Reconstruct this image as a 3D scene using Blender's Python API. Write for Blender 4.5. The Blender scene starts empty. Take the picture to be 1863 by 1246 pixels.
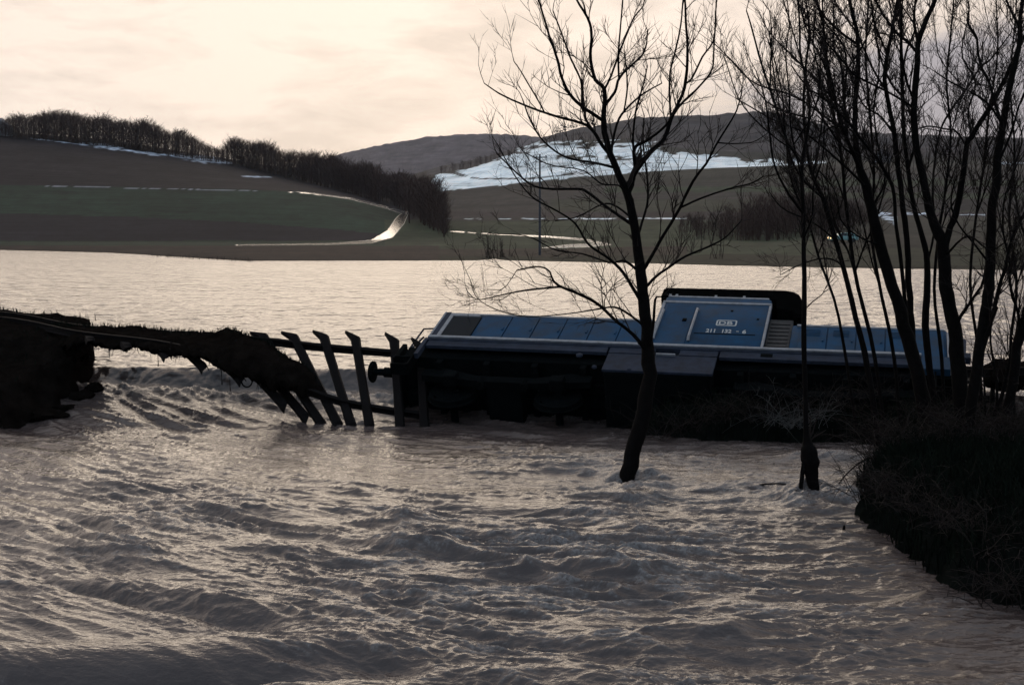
import bpy, bmesh, math, random
import numpy as np
from mathutils import Vector, Matrix
random.seed(7); rng = np.random.default_rng(7)
PI = math.pi; R = math.radians
SC = bpy.context.scene; COL = SC.collection

# ------------------------------------------------------------------ camera, sky, sun, exposure
CZ = 3.85; PITCH = R(4.38); F = 2587.0
cam = bpy.data.cameras.new("camera"); cam.lens = 36 * F / 1863; cam.sensor_width = 36
cam.clip_start = 0.1; cam.clip_end = 20000
co = bpy.data.objects.new("camera", cam); COL.objects.link(co)
co.location = (0, 0, CZ); co.rotation_euler = (PI / 2 - PITCH, 0, 0); SC.camera = co
SC.view_settings.view_transform = 'Standard'; SC.view_settings.look = 'None'
SC.view_settings.gamma = 1; SC.view_settings.exposure = 0.06; SC.view_settings.use_curve_mapping = False

SUN_AZ = R(-3.0); SUN_EL = R(12.0)        # azimuth from +Y towards +X
world = bpy.data.worlds.new("World"); SC.world = world; world.use_nodes = True
def build_world():
    nt = world.node_tree; N = nt.nodes; L = nt.links; N.clear()
    out = N.new('ShaderNodeOutputWorld'); bg = N.new('ShaderNodeBackground'); bg.inputs['Strength'].default_value = 0.1
    L.new(bg.outputs[0], out.inputs[0])
    sky = N.new('ShaderNodeTexSky'); sky.sky_type = 'NISHITA'; sky.sun_disc = False
    sky.sun_elevation = SUN_EL; sky.sun_rotation = SUN_AZ; sky.air_density = 1.2; sky.dust_density = 2.0; sky.ozone_density = 2.0
    tc = N.new('ShaderNodeTexCoord')
    nrm = N.new('ShaderNodeVectorMath'); nrm.operation = 'NORMALIZE'; L.new(tc.outputs['Generated'], nrm.inputs[0])
    def math_(op, a, b=None, clamp=False):
        m = N.new('ShaderNodeMath'); m.operation = op; m.use_clamp = clamp
        for i, v in enumerate((a, b)):
            if v is None: continue
            if isinstance(v, (int, float)): m.inputs[i].default_value = v
            else: L.new(v, m.inputs[i])
        return m.outputs[0]
    def noise(scale, detail, rough, zs=3.5, off=0.0):
        mp = N.new('ShaderNodeMapping'); mp.inputs['Scale'].default_value = (1, 1, zs); mp.inputs['Location'].default_value = (off, off * .7, 0)
        L.new(nrm.outputs[0], mp.inputs[0])
        n = N.new('ShaderNodeTexNoise'); n.inputs['Scale'].default_value = scale; n.inputs['Detail'].default_value = detail
        n.inputs['Roughness'].default_value = rough; n.inputs['Distortion'].default_value = 0.3
        L.new(mp.outputs[0], n.inputs['Vector']); return n.outputs['Fac']
    n1 = noise(3.2, 6, .55); n2 = noise(9, 5, .6, 4.0, 3.1); n3 = noise(1.6, 3, .5, 2.0, 7.7)
    # glow of the hidden low sun through the cloud: wide along the horizon
    sep = N.new('ShaderNodeSeparateXYZ'); L.new(nrm.outputs[0], sep.inputs[0])
    az = math_('ARCTAN2', sep.outputs[0], sep.outputs[1]); el = math_('ARCSINE', sep.outputs[2])
    da = math_('MULTIPLY', math_('SUBTRACT', az, R(-8)), .42); de = math_('MULTIPLY', math_('SUBTRACT', el, R(9)), .80)
    ang = math_('SQRT', math_('ADD', math_('MULTIPLY', da, da), math_('MULTIPLY', de, de)))
    angw = math_('ADD', ang, math_('MULTIPLY', math_('SUBTRACT', n1, .5), .30))
    angw = math_('ADD', angw, math_('MULTIPLY', math_('SUBTRACT', n2, .5), .14))
    cr = N.new('ShaderNodeValToRGB'); L.new(math_('DIVIDE', angw, 1.6), cr.inputs[0])
    e = cr.color_ramp; e.interpolation = 'EASE'
    stops = [(0.0, (1.02, .87, .75)), (.14, (.99, .84, .73)), (.24, (.93, .81, .73)), (.34, (.74, .69, .68)), (.43, (.52, .53, .56)),
             (.55, (.46, .55, .64)), (.75, (.36, .48, .60)), (1.0, (.24, .34, .46))]
    e.elements[0].position = 0; e.elements[0].color = (*stops[0][1], 1)
    e.elements[1].position = 1; e.elements[1].color = (*stops[-1][1], 1)
    for p, c in stops[1:-1]:
        el_ = e.elements.new(p); el_.color = (*c, 1)
    # a grey cloud bank standing low to the right of the glow
    ca = math_('DIVIDE', math_('SUBTRACT', az, R(20)), R(16.5)); ce = math_('DIVIDE', math_('SUBTRACT', el, R(3.0)), R(5.2))
    cl = math_('SQRT', math_('ADD', math_('MULTIPLY', ca, ca), math_('MULTIPLY', ce, ce)))
    cl = math_('ADD', cl, math_('MULTIPLY', math_('SUBTRACT', n2, .5), 1.3)); cl = math_('ADD', cl, math_('MULTIPLY', math_('SUBTRACT', n1, .5), .9))
    cm = N.new('ShaderNodeMapRange'); cm.interpolation_type = 'SMOOTHSTEP'; L.new(cl, cm.inputs[0]); cm.inputs[1].default_value = .62; cm.inputs[2].default_value = 1.15
    cm.inputs[3].default_value = .92; cm.inputs[4].default_value = 0
    cmx = N.new('ShaderNodeMix'); cmx.data_type = 'RGBA'; L.new(cm.outputs[0], cmx.inputs[0]); L.new(cr.outputs[0], cmx.inputs[6]); cmx.inputs[7].default_value = (.36, .34, .38, 1)
    # soft grey cloud streaks over the cream
    st = N.new('ShaderNodeMapRange'); L.new(n2, st.inputs[0]); st.inputs[1].default_value = .46; st.inputs[2].default_value = .66
    st.inputs[3].default_value = 1.0; st.inputs[4].default_value = .80
    mul = N.new('ShaderNodeVectorMath'); mul.operation = 'SCALE'; L.new(cmx.outputs[2], mul.inputs[0]); L.new(math_('MULTIPLY', st.outputs[0], 10.5), mul.inputs['Scale'])
    mix = N.new('ShaderNodeMix'); mix.data_type = 'RGBA'; mix.inputs[0].default_value = .975
    L.new(sky.outputs[0], mix.inputs[6]); L.new(mul.outputs[0], mix.inputs[7])
    L.new(mix.outputs[2], bg.inputs[0])
build_world()
sl = bpy.data.lights.new("sun", 'SUN'); sl.energy = 0.5; sl.angle = R(38); sl.color = (1, .82, .62)
so = bpy.data.objects.new("sun", sl); COL.objects.link(so)
sd = Vector((math.sin(SUN_AZ) * math.cos(SUN_EL), math.cos(SUN_AZ) * math.cos(SUN_EL), math.sin(SUN_EL)))
so.rotation_euler = sd.to_track_quat('Z', 'Y').to_euler()

# ------------------------------------------------------------------ helpers
CP, SP = math.cos(PITCH), math.sin(PITCH)
def ray(px, py):
    a = (px - 931.5) / F; b = -(py - 623) / F
    return np.array([a, CP + b * SP, -SP + b * CP])
def at(px, py, D):
    d = ray(px, py); t = D / d[1]
    return Vector((d[0] * t, D, CZ + d[2] * t))
def zat(py, D):
    d = ray(931.5, py); return CZ + d[2] * D / d[1]
def onz(px, py, z):
    d = ray(px, py); t = (z - CZ) / d[2]
    return Vector((d[0] * t, d[1] * t, z))

def tag(o, label=None, cat=None, group=None, kind=None):
    if label: o['label'] = label
    if cat: o['category'] = cat
    if group: o['group'] = group
    if kind: o['kind'] = kind
    return o
def empty(name, loc=(0, 0, 0)):
    o = bpy.data.objects.new(name, None); COL.objects.link(o); o.location = loc; o.empty_display_size = .2; return o
def link(name, me, mat=None, parent=None):
    o = bpy.data.objects.new(name, me); COL.objects.link(o)
    if mat and not me.materials: me.materials.append(mat)
    if parent: o.parent = parent
    return o
def mesh_np(name, V, Fc, smooth=False):
    V = np.ascontiguousarray(V, dtype=np.float32).reshape(-1, 3); Fc = np.ascontiguousarray(Fc, dtype=np.int32)
    n, k = Fc.shape
    me = bpy.data.meshes.new(name); me.vertices.add(len(V)); me.vertices.foreach_set('co', V.ravel())
    me.loops.add(n * k); me.loops.foreach_set('vertex_index', Fc.ravel())
    me.polygons.add(n); me.polygons.foreach_set('loop_start', np.arange(0, n * k, k, dtype=np.int32))
    me.polygons.foreach_set('loop_total', np.full(n, k, dtype=np.int32))
    if smooth: me.polygons.foreach_set('use_smooth', np.ones(n, dtype=bool))
    me.update(calc_edges=True); return me
def grid_faces(nr, nc):
    i = np.arange(nr - 1)[:, None] * nc + np.arange(nc - 1)[None, :]
    return np.stack([i, i + 1, i + 1 + nc, i + nc], -1).reshape(-1, 4)

class MB:
    def __init__(s): s.v = []; s.f = []
    def box(s, x0, x1, y0, y1, z0, z1):
        n = len(s.v)
        s.v += [(x, y, z) for z in (z0, z1) for y in (y0, y1) for x in (x0, x1)]
        s.f += [tuple(n + i for i in q) for q in ((0, 2, 3, 1), (4, 5, 7, 6), (0, 1, 5, 4), (2, 6, 7, 3), (0, 4, 6, 2), (1, 3, 7, 5))]
        return s
    def prism(s, prof, y0, y1):   # profile in xz extruded along y
        n = len(s.v); k = len(prof)
        s.v += [(x, y0, z) for x, z in prof] + [(x, y1, z) for x, z in prof]
        s.f += [tuple(n + i for i in range(k)), tuple(n + k + i for i in reversed(range(k)))]
        s.f += [(n + i, n + k + i, n + k + (i + 1) % k, n + (i + 1) % k) for i in range(k)]
        return s
    def tube(s, pts, rad, sides=6, cap=True):
        pts = [Vector(p) for p in pts]; m = len(pts)
        if isinstance(rad, (int, float)): rad = [rad] * m
        n = len(s.v); up = None
        for i, p in enumerate(pts):
            t = (pts[min(i + 1, m - 1)] - pts[max(i - 1, 0)]).normalized()
            if up is None:
                up = t.orthogonal().normalized()
            up = (up - t * up.dot(t))
            up = up.normalized() if up.length > 1e-6 else t.orthogonal().normalized()
            w = t.cross(up)
            for k in range(sides):
                a = 2 * PI * k / sides
                q = p + (up * math.cos(a) + w * math.sin(a)) * rad[i]
                s.v.append((q.x, q.y, q.z))
        for i in range(m - 1):
            for k in range(sides):
                a = n + i * sides + k; b = n + i * sides + (k + 1) % sides
                s.f.append((a, b, b + sides, a + sides))
        if cap:
            s.f.append(tuple(n + k for k in reversed(range(sides)))); s.f.append(tuple(n + (m - 1) * sides + k for k in range(sides)))
        return s
    def lathe(s, prof, o, ax, sides=20):   # prof: (along, radius)
        o = Vector(o); ax = Vector(ax).normalized()
        return s.tube([o + ax * a for a, _ in prof], [max(r, .001) for _, r in prof], sides)
    def build(s, name, mat, parent=None, smooth=False, bevel=0, mats=None):
        me = bpy.data.meshes.new(name); me.from_pydata(s.v, [], s.f); me.update()
        if bevel:
            bm = bmesh.new(); bm.from_mesh(me)
            ed = [e for e in bm.edges if e.is_manifold and e.calc_face_angle(0) > .5]
            bmesh.ops.bevel(bm, geom=ed, offset=bevel, segments=2, affect='EDGES', profile=.5, clamp_overlap=True)
            bm.to_mesh(me); bm.free()
        if smooth:
            me.polygons.foreach_set('use_smooth', np.ones(len(me.polygons), dtype=bool))
            try: me.set_sharp_from_angle(angle=R(38))
            except Exception: pass
        return link(name, me, mat, parent)

# numpy gradient noise
_P = rng.permutation(512).astype(np.int64); _P = np.concatenate([_P, _P])
_G = rng.normal(size=(512, 3)); _G /= np.linalg.norm(_G, axis=1)[:, None]
def pn(x, y, z=0.0):
    x, y, z = np.broadcast_arrays(np.asarray(x, float), np.asarray(y, float), np.asarray(z, float))
    xi, yi, zi = np.floor(x).astype(np.int64), np.floor(y).astype(np.int64), np.floor(z).astype(np.int64)
    xf, yf, zf = x - xi, y - yi, z - zi
    u, v, w = (t * t * t * (t * (t * 6 - 15) + 10) for t in (xf, yf, zf))
    r = 0
    flat = (np.ndim(z) and np.all(zf == 0))
    for dz in ((0,) if flat else (0, 1)):
        wz = 1 if flat else (w if dz else 1 - w)
        for dy in (0, 1):
            wy = v if dy else 1 - v
            for dx in (0, 1):
                wx = u if dx else 1 - u
                h = _P[(_P[((_P[(xi + dx) & 511] + yi + dy)) & 511] + zi + dz) & 511]
                g = _G[h]
                r = r + wx * wy * wz * (g[..., 0] * (xf - dx) + g[..., 1] * (yf - dy) + g[..., 2] * (zf - dz))
    return r * 1.5
def fbm(x, y, z=0.0, o=4, g=.5):
    s = 0; a = 1
    for i in range(o):
        s = s + a * pn(x * 2 ** i + 17.3 * i, y * 2 ** i - 9.1 * i, np.asarray(z) * 2 ** i); a *= g
    return s
def sstep(a, b, x):
    t = np.clip((x - a) / (b - a), 0, 1); return t * t * (3 - 2 * t)

# ------------------------------------------------------------------ materials
def mat(name, col, rough=.7, metal=0, var=.25, nscale=6, bump=0, bscale=40, col2=None, spec=.5, coords='Object', detail=5, coat=0):
    m = bpy.data.materials.new(name); m.use_nodes = True; nt = m.node_tree; N = nt.nodes; L = nt.links
    b = N['Principled BSDF']; b.inputs['Roughness'].default_value = rough; b.inputs['Metallic'].default_value = metal
    b.inputs['Specular IOR Level'].default_value = spec
    tc = N.new('ShaderNodeTexCoord')
    n = N.new('ShaderNodeTexNoise'); n.inputs['Scale'].default_value = nscale; n.inputs['Detail'].default_value = detail; n.inputs['Roughness'].default_value = .65
    L.new(tc.outputs[coords], n.inputs['Vector'])
    mx = N.new('ShaderNodeMix'); mx.data_type = 'RGBA'
    c2 = col2 or tuple(c * (1 - var) for c in col)
    c1 = tuple(min(1, c * (1 + var * .6)) for c in col)
    mx.inputs[6].default_value = (*c2, 1); mx.inputs[7].default_value = (*c1, 1)
    mr = N.new('ShaderNodeMapRange'); L.new(n.outputs['Fac'], mr.inputs[0]); mr.inputs[1].default_value = .33; mr.inputs[2].default_value = .67
    L.new(mr.outputs[0], mx.inputs[0]); L.new(mx.outputs[2], b.inputs['Base Color'])
    rr = N.new('ShaderNodeMapRange'); L.new(n.outputs['Fac'], rr.inputs[0]); rr.inputs[3].default_value = rough * .8; rr.inputs[4].default_value = min(1, rough * 1.25)
    L.new(rr.outputs[0], b.inputs['Roughness'])
    if bump:
        n2 = N.new('ShaderNodeTexNoise'); n2.inputs['Scale'].default_value = bscale; n2.inputs['Detail'].default_value = 6
        L.new(tc.outputs[coords], n2.inputs['Vector'])
        bp = N.new('ShaderNodeBump'); bp.inputs['Strength'].default_value = 1; bp.inputs['Distance'].default_value = bump
        L.new(n2.outputs['Fac'], bp.inputs['Height']); L.new(bp.outputs[0], b.inputs['Normal'])
    return m
M_BLUE = mat('loco_blue_paint', (.008, .050, .112), .75, col2=(.012, .033, .062), nscale=2.2, bump=.001, bscale=25, spec=.15)
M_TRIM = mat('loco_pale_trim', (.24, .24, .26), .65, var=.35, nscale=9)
M_SKIRT = mat('loco_grey_frame', (.026, .032, .050), .75, spec=.12, var=.4, nscale=5, bump=.002, bscale=30)
M_UNDER = mat('oily_shaded_underframe', (.003, .004, .0045), 1, var=.4, nscale=8, bump=.004, bscale=30, spec=.03)  # darker than bare oil: deep shade under the loco is put into the colour
M_ROOF = mat('black_cab_roof', (.003, .003, .003), 1, var=.4, nscale=8, bump=.003, bscale=20, spec=.0)  # flat near-black for the cab roof and hood hatches
M_GRILL = mat('dark_grille', (.010, .013, .018), .9, var=.4, nscale=30)
M_BROWN = mat('dirty_cab_end', (.05, .042, .04), .8, var=.5, nscale=14, bump=.004, bscale=40)
M_LETTER = mat('pale_lettering', (.42, .42, .42), .6, var=.2, nscale=30)
M_GLASS = mat('dark_glass', (.01, .012, .015), .08, var=.1)
M_RUST = mat('rusty_rail_steel', (.006, .004, .004), .85, var=.4, nscale=12, bump=.003, bscale=60, spec=.12)
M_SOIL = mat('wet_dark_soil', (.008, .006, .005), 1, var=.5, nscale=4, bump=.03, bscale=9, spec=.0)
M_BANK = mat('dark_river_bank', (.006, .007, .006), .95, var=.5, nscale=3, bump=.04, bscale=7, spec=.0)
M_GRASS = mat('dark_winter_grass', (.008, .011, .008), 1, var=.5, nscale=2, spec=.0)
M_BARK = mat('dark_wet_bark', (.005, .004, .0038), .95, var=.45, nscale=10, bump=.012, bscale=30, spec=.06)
M_TWIG = mat('reddish_twigs', (.013, .0075, .006), .9, var=.3, nscale=3, spec=.25)
M_WOOD = mat('winter_wood_twigs', (.060, .036, .030), .95, var=.35, nscale=.05, spec=.1)
M_CONIFER = mat('dark_conifer', (.014, .016, .013), .95, var=.3, nscale=.1, spec=.1)
M_POLE = mat('grey_wooden_pole', (.05, .05, .06), .9, var=.3, nscale=5)
M_DEAD = mat('pale_dead_twigs', (.055, .052, .05), .9, var=.3, nscale=5)

def ground_mat():
    m = bpy.data.materials.new('winter_fields'); m.use_nodes = True; nt = m.node_tree; N = nt.nodes; L = nt.links
    b = N['Principled BSDF']; b.inputs['Roughness'].default_value = .95; b.inputs['Specular IOR Level'].default_value = .1
    at_ = N.new('ShaderNodeAttribute'); at_.attribute_name = 'field'; tc = N.new('ShaderNodeTexCoord')
    def nz(s, d, stretch=(1, 1, 1)):
        mp = N.new('ShaderNodeMapping'); mp.inputs['Scale'].default_value = stretch; L.new(tc.outputs['Object'], mp.inputs[0])
        n = N.new('ShaderNodeTexNoise'); n.inputs['Scale'].default_value = s; n.inputs['Detail'].default_value = d; n.inputs['Roughness'].default_value = .7
        L.new(mp.outputs[0], n.inputs['Vector']); return n.outputs['Fac']
    a = nz(.02, 8); c = nz(.35, 6, (.12, 1, 1))
    ad = N.new('ShaderNodeMath'); ad.operation = 'ADD'; L.new(a, ad.inputs[0]); L.new(c, ad.inputs[1])
    mr = N.new('ShaderNodeMapRange'); L.new(ad.outputs[0], mr.inputs[0]); mr.inputs[1].default_value = .7; mr.inputs[2].default_value = 1.3
    mr.inputs[3].default_value = .35; mr.inputs[4].default_value = 1.65
    sc = N.new('ShaderNodeVectorMath'); sc.operation = 'SCALE'; L.new(at_.outputs['Color'], sc.inputs[0]); L.new(mr.outputs[0], sc.inputs['Scale'])
    L.new(sc.outputs[0], b.inputs['Base Color'])
    # wet path and puddles are glossy
    wet = N.new('ShaderNodeAttribute'); wet.attribute_name = 'wet'
    rr = N.new('ShaderNodeMapRange'); L.new(wet.outputs['Fac'], rr.inputs[0]); rr.inputs[3].default_value = .95; rr.inputs[4].default_value = .12
    L.new(rr.outputs[0], b.inputs['Roughness'])
    sp = N.new('ShaderNodeMapRange'); L.new(wet.outputs['Fac'], sp.inputs[0]); sp.inputs[3].default_value = .1; sp.inputs[4].default_value = .9
    L.new(sp.outputs[0], b.inputs['Specular IOR Level'])
    return m
M_FIELD = ground_mat()

def water_mat():
    m = bpy.data.materials.new('muddy_flood_water'); m.use_nodes = True; nt = m.node_tree; N = nt.nodes; L = nt.links
    b = N['Principled BSDF']; b.inputs['IOR'].default_value = 1.4
    tc = N.new('ShaderNodeTexCoord')
    def nz(s, d, st=(1, 1, 1), r=.6, dist=0):
        mp = N.new('ShaderNodeMapping'); mp.inputs['Scale'].default_value = st; L.new(tc.outputs['Object'], mp.inputs[0])
        n = N.new('ShaderNodeTexNoise'); n.inputs['Scale'].default_value = s; n.inputs['Detail'].default_value = d; n.inputs['Roughness'].default_value = r
        n.inputs['Distortion'].default_value = dist; L.new(mp.outputs[0], n.inputs['Vector']); return n.outputs['Fac']
    fo = N.new('ShaderNodeAttribute'); fo.attribute_name = 'foam'
    rg = N.new('ShaderNodeAttribute'); rg.attribute_name = 'rough_water'
    mud = nz(.8, 5)
    mc = N.new('ShaderNodeMix'); mc.data_type = 'RGBA'; L.new(mud, mc.inputs[0])
    mc.inputs[6].default_value = (.052, .036, .033, 1); mc.inputs[7].default_value = (.105, .077, .070, 1)
    fn = nz(26, 5, r=.75)
    fm = N.new('ShaderNodeMath'); fm.operation = 'MULTIPLY'; L.new(fo.outputs['Fac'], fm.inputs[0])
    fr = N.new('ShaderNodeMapRange'); L.new(fn, fr.inputs[0]); fr.inputs[1].default_value = .35; fr.inputs[2].default_value = .6
    L.new(fr.outputs[0], fm.inputs[1])
    mf = N.new('ShaderNodeMix'); mf.data_type = 'RGBA'; L.new(fm.outputs[0], mf.inputs[0]); L.new(mc.outputs[2], mf.inputs[6])
    mf.inputs[7].default_value = (.33, .305, .30, 1); L.new(mf.outputs[2], b.inputs['Base Color'])
    rr = N.new('ShaderNodeMapRange'); L.new(fm.outputs[0], rr.inputs[0]); rr.inputs[4].default_value = .8
    rl = N.new('ShaderNodeMapRange'); L.new(rg.outputs['Fac'], rl.inputs[0]); rl.inputs[3].default_value = .22; rl.inputs[4].default_value = .085
    L.new(rl.outputs[0], rr.inputs[3]); L.new(rr.outputs[0], b.inputs['Roughness'])
    # fine relief: wind ripples on the lake, chop on the rapids
    r1 = nz(3.2, 4, (1, 2.4, 1)); r2 = nz(11, 4, (1, 1.6, 1)); r3 = nz(.55, 3, (1, 2.2, 1))
    h = N.new('ShaderNodeMath'); h.operation = 'MULTIPLY_ADD'; L.new(r2, h.inputs[0]); h.inputs[1].default_value = .35; L.new(r1, h.inputs[2])
    h2 = N.new('ShaderNodeMath'); h2.operation = 'MULTIPLY_ADD'; L.new(r3, h2.inputs[0]); h2.inputs[1].default_value = 1.1; L.new(h.outputs[0], h2.inputs[2])
    bp = N.new('ShaderNodeBump'); bp.inputs['Strength'].default_value = 1.0
    bd = N.new('ShaderNodeMapRange'); L.new(rg.outputs['Fac'], bd.inputs[0]); bd.inputs[3].default_value = .012; bd.inputs[4].default_value = .026
    L.new(bd.outputs[0], bp.inputs['Distance']); L.new(h2.outputs[0], bp.inputs['Height'])
    lk = nz(.75, 3, (1.0, .55, 1), .55, .4); lk2 = nz(2.0, 2, (1.0, .4, 1), .5)
    lh = N.new('ShaderNodeMath'); lh.operation = 'MULTIPLY_ADD'; L.new(lk2, lh.inputs[0]); lh.inputs[1].default_value = .4; L.new(lk, lh.inputs[2])
    b2 = N.new('ShaderNodeBump'); b2.inputs['Strength'].default_value = 1.0; ld = N.new('ShaderNodeMapRange'); L.new(rg.outputs['Fac'], ld.inputs[0]); ld.inputs[3].default_value = 1.0; ld.inputs[4].default_value = 0
    gw = N.new('ShaderNodeMapRange'); L.new(nz(.045, 3, (.4, 1, 1)), gw.inputs[0]); gw.inputs[1].default_value = .35; gw.inputs[2].default_value = .65; gw.inputs[3].default_value = .7; gw.inputs[4].default_value = 1.0
    L.new(gw.outputs[0], b2.inputs['Strength']); L.new(ld.outputs[0], b2.inputs['Distance']); L.new(lh.outputs[0], b2.inputs['Height']); L.new(bp.outputs[0], b2.inputs['Normal']); L.new(b2.outputs[0], b.inputs['Normal'])
    return m
M_WATER = water_mat()

# ------------------------------------------------------------------ ground below the water, far hills
LAKE = .86
def ip(x, pts):
    xs, ys = zip(*pts); return np.interp(x, xs, ys)
def build_terrain():
    X = np.concatenate([np.arange(-900, 640, 6.5), np.arange(640, 770, 1.9), np.arange(770, 2800, 5.2)])
    def zz(y, D): return CZ + (-SP - (y - 623) / F * CP) / (CP - (y - 623) / F * SP) * D
    yS = ip(X, [(-900, 452), (0, 455), (200, 460), (330, 468), (450, 475), (870, 474), (900, 471), (920, 474), (1200, 480), (1440, 486), (1863, 492), (2800, 500)])
    DS = (LAKE - CZ) / ((-SP - (yS - 623) / F * CP) / (CP - (yS - 623) / F * SP))
    DS = DS * (1 + .008 * pn(X * .02, 3.3, .5))
    zero = np.zeros_like(X)
    y1 = ip(X, [(0, 440), (450, 441), (700, 438), (900, 432), (1250, 437), (1400, 436), (1560, 425), (1863, 432)])
    y2 = ip(X, [(-900, 330), (0, 337), (450, 343), (560, 350), (640, 362), (735, 390), (810, 405), (900, 400), (1250, 400), (1560, 395), (1863, 390)])
    y3 = ip(X, [(-900, 215), (0, 250), (220, 270), (400, 298), (530, 325), (640, 345), (740, 370), (810, 385), (900, 378), (1250, 365), (1560, 350), (1863, 340)])
    y4 = ip(X, [(-900, 200), (0, 238), (200, 252), (400, 285), (530, 308), (640, 330), (740, 345), (810, 347), (1100, 318), (1250, 308), (1400, 301), (1500, 299), (1863, 310)])
    y5 = ip(X, [(-900, 300), (0, 318), (700, 330), (800, 316), (880, 297), (960, 277), (1000, 264), (1150, 262), (1170, 278), (1300, 290), (1450, 297), (1863, 290)])
    y6 = ip(X, [(-900, 330), (600, 330), (740, 325), (800, 306), (880, 287), (960, 264), (990, 250), (1010, 243), (1060, 232), (1100, 226), (1160, 211), (1250, 208), (1300, 206), (1335, 204), (1370, 199), (1430, 206), (1500, 226), (1560, 238), (1620, 241), (1700, 245), (1863, 251), (2800, 262)])
    y7 = zero + 330
    y8 = ip(X, [(-900, 330), (400, 330), (560, 300), (625, 276), (700, 259), (780, 244), (860, 238), (950, 241), (1000, 247), (1200, 262), (1863, 275), (2800, 262)])
    y9 = zero + 340; y10 = zero + 400
    Dl = [DS, zero + 300, zero + 420, zero + 560, ip(X, [(-900, 610), (740, 610), (860, 760), (2800, 760)]), zero + 1100, zero + 1500, zero + 1900, zero + 2600, zero + 3100, zero + 3700]
    Yl = [yS, y1, y2, y3, y4, y5, y6, y7, y8, y9, y10]
    Zl = [zz(y, d) for y, d in zip(Yl, Dl)]; Zl[0] = zero + LAKE
    Nn = [70, 56, 52, 24, 44, 40, 5, 26, 4, 3]
    rowsD = [DS * .55, DS * .9]; rowsZ = [zero - 2.5, zero - .5]
    # smooth-tangent interpolation between control lines
    for i in range(len(Dl) - 1):
        for k in range(Nn[i]):
            t = k / Nn[i]
            rowsD.append(Dl[i] * (1 - t) + Dl[i + 1] * t)
            if i == 0: rowsZ.append(Zl[0] + (Zl[1] - Zl[0]) * (t ** .8) )
            else: rowsZ.append(Zl[i] * (1 - t) + Zl[i + 1] * t)
    rowsD.append(Dl[-1]); rowsZ.append(Zl[-1])
    D = np.array(rowsD); Z = np.array(rowsZ)
    for _ in range(3):   # soften the kinks on the land
        Zs = Z.copy(); Zs[4:-1] = (Z[3:-2] + 2 * Z[4:-1] + Z[5:]) / 4; Z = Zs
    k = (X - 931.5) / F
    XX = k[None, :] * D * (CP + 0.0) + 0 * D
    # px of vertex and its picture row
    a = (Z - CZ) / D; PY = 623 - F * (a * CP + SP) / (CP - a * SP); PXm = np.broadcast_to(X, D.shape)
    # woods: which land carries trees
    hillfar = (D > 1150) & (PXm > 780) | (D > 2000)
    nz = pn(XX * .035, D * .035, 0) ; nz2 = pn(XX * .11, D * .06, 1.5)
    Z = Z + np.where(D > 310, (pn(XX * .006, D * .006, 2.2) * (D - 310) * .004), 0) * (D < 1400)
    Z = Z + np.where(hillfar, 1.2 * nz + (2.2 * nz2) * np.where((np.abs(D - 1500) < 30) | (np.abs(D - 2600) < 60), 1, .3), 0)
    Z = np.maximum(Z, np.where(D > DS[None, :] * 1.002, LAKE + .03 + .02 * (D - DS[None, :]) * (D < 200), -9))
    # colours
    C = np.zeros(D.shape + (3,)); W = np.zeros(D.shape)
    def col(mask, c): C[mask] = np.array(c) * (.55 if max(c) < .1 else 1)
    n_a = pn(PXm * .02, PY * .05, 4.4); n_b = fbm(PXm * .035, PY * .12, 7.7, 3)
    FS = .55
    BROWN = DARK = GREEN = 0; MEAD = (.052, .066, .036); SNOW = (.84, .91, .95)
    col(np.ones(D.shape, bool), (.06, .05, .04))
    yf = PY + n_a * 2.0
    left = PXm < 800
    yb = ip(PXm, [(0, 388), (250, 395), (450, 405), (620, 418), (700, 427), (900, 440)])
    ytop = ip(PXm, [(0, 335), (450, 344), (560, 349), (640, 361), (735, 388), (740, 440)])
    col(left & (yf > 436), (.026, .044, .026)); col(left & (PY > 447 + n_b), (.046, .028, .022))
    col(left & (PY <= 438) & (PY > yb + n_b), (.020, .016, .022))
    col(left & (PY <= yb + n_b) & (PY > ytop), (.020, .046, .029))
    col(left & (PY <= ytop), (.028, .021, .024))
    col(left & (PXm > 700) & (PY > 400) & (PY < 447), MEAD)
    col(left & (PXm > 760) & (PY < 400), (.05, .04, .035))
    rt = ~left
    col(rt, MEAD)
    col(rt & (PY > 454 + n_b * 2) & (PXm < 1250), (.050, .036, .026))
    col(rt & (PY > 466 + n_b * 2), (.036, .034, .020))
    col(rt & (PY < 402 + n_b) & (D < 1200), (.050, .043, .040))
    col(rt & (PY < 394 + n_b) & (PY > 386), (.040, .028, .032))
    col(rt & (PY < 386 + n_b) & (PY > 366 + n_b) & (PXm > 1000), (.048, .052, .034))
    col(rt & (PY < 352 + n_b) & (PY > 340 + n_b * 2) & (PXm > 1100), (.042, .062, .034))
    col(rt & (PY < 334) & (D < 1200) & (PXm > 1000), (.050, .048, .038))
    # strips of field on the right
    r2 = PXm > 1480
    for (a0, a1, c) in ((302, 316, (.052, .045, .040)), (316, 325, (.030, .026, .028)), (325, 338, (.036, .055, .030)), (338, 352, (.028, .023, .027)), (352, 362, (.036, .050, .028)),
                        (362, 384, (.027, .023, .026)), (396, 432, (.048, .044, .034)), (432, 446, (.036, .033, .026)), (446, 452, (.028, .026, .020)), (452, 484, (.042, .044, .026))):
        col(r2 & (PY > a0 + n_b * 2) & (PY <= a1 + n_b * 2) & (D < 1000), c)
    # wooded hills
    col(hillfar, (.100, .082, .088)); col((D > 1150) & (D < 1900) & (PXm > 780), (.082, .070, .074))
    C[hillfar] *= (1 + .16 * np.clip(nz2, -1, 1))[hillfar][:, None]
    # snow
    ysb = ip(PXm, [(780, 349), (810, 346), (1100, 318), (1250, 308), (1400, 301), (1500, 298)])
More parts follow.
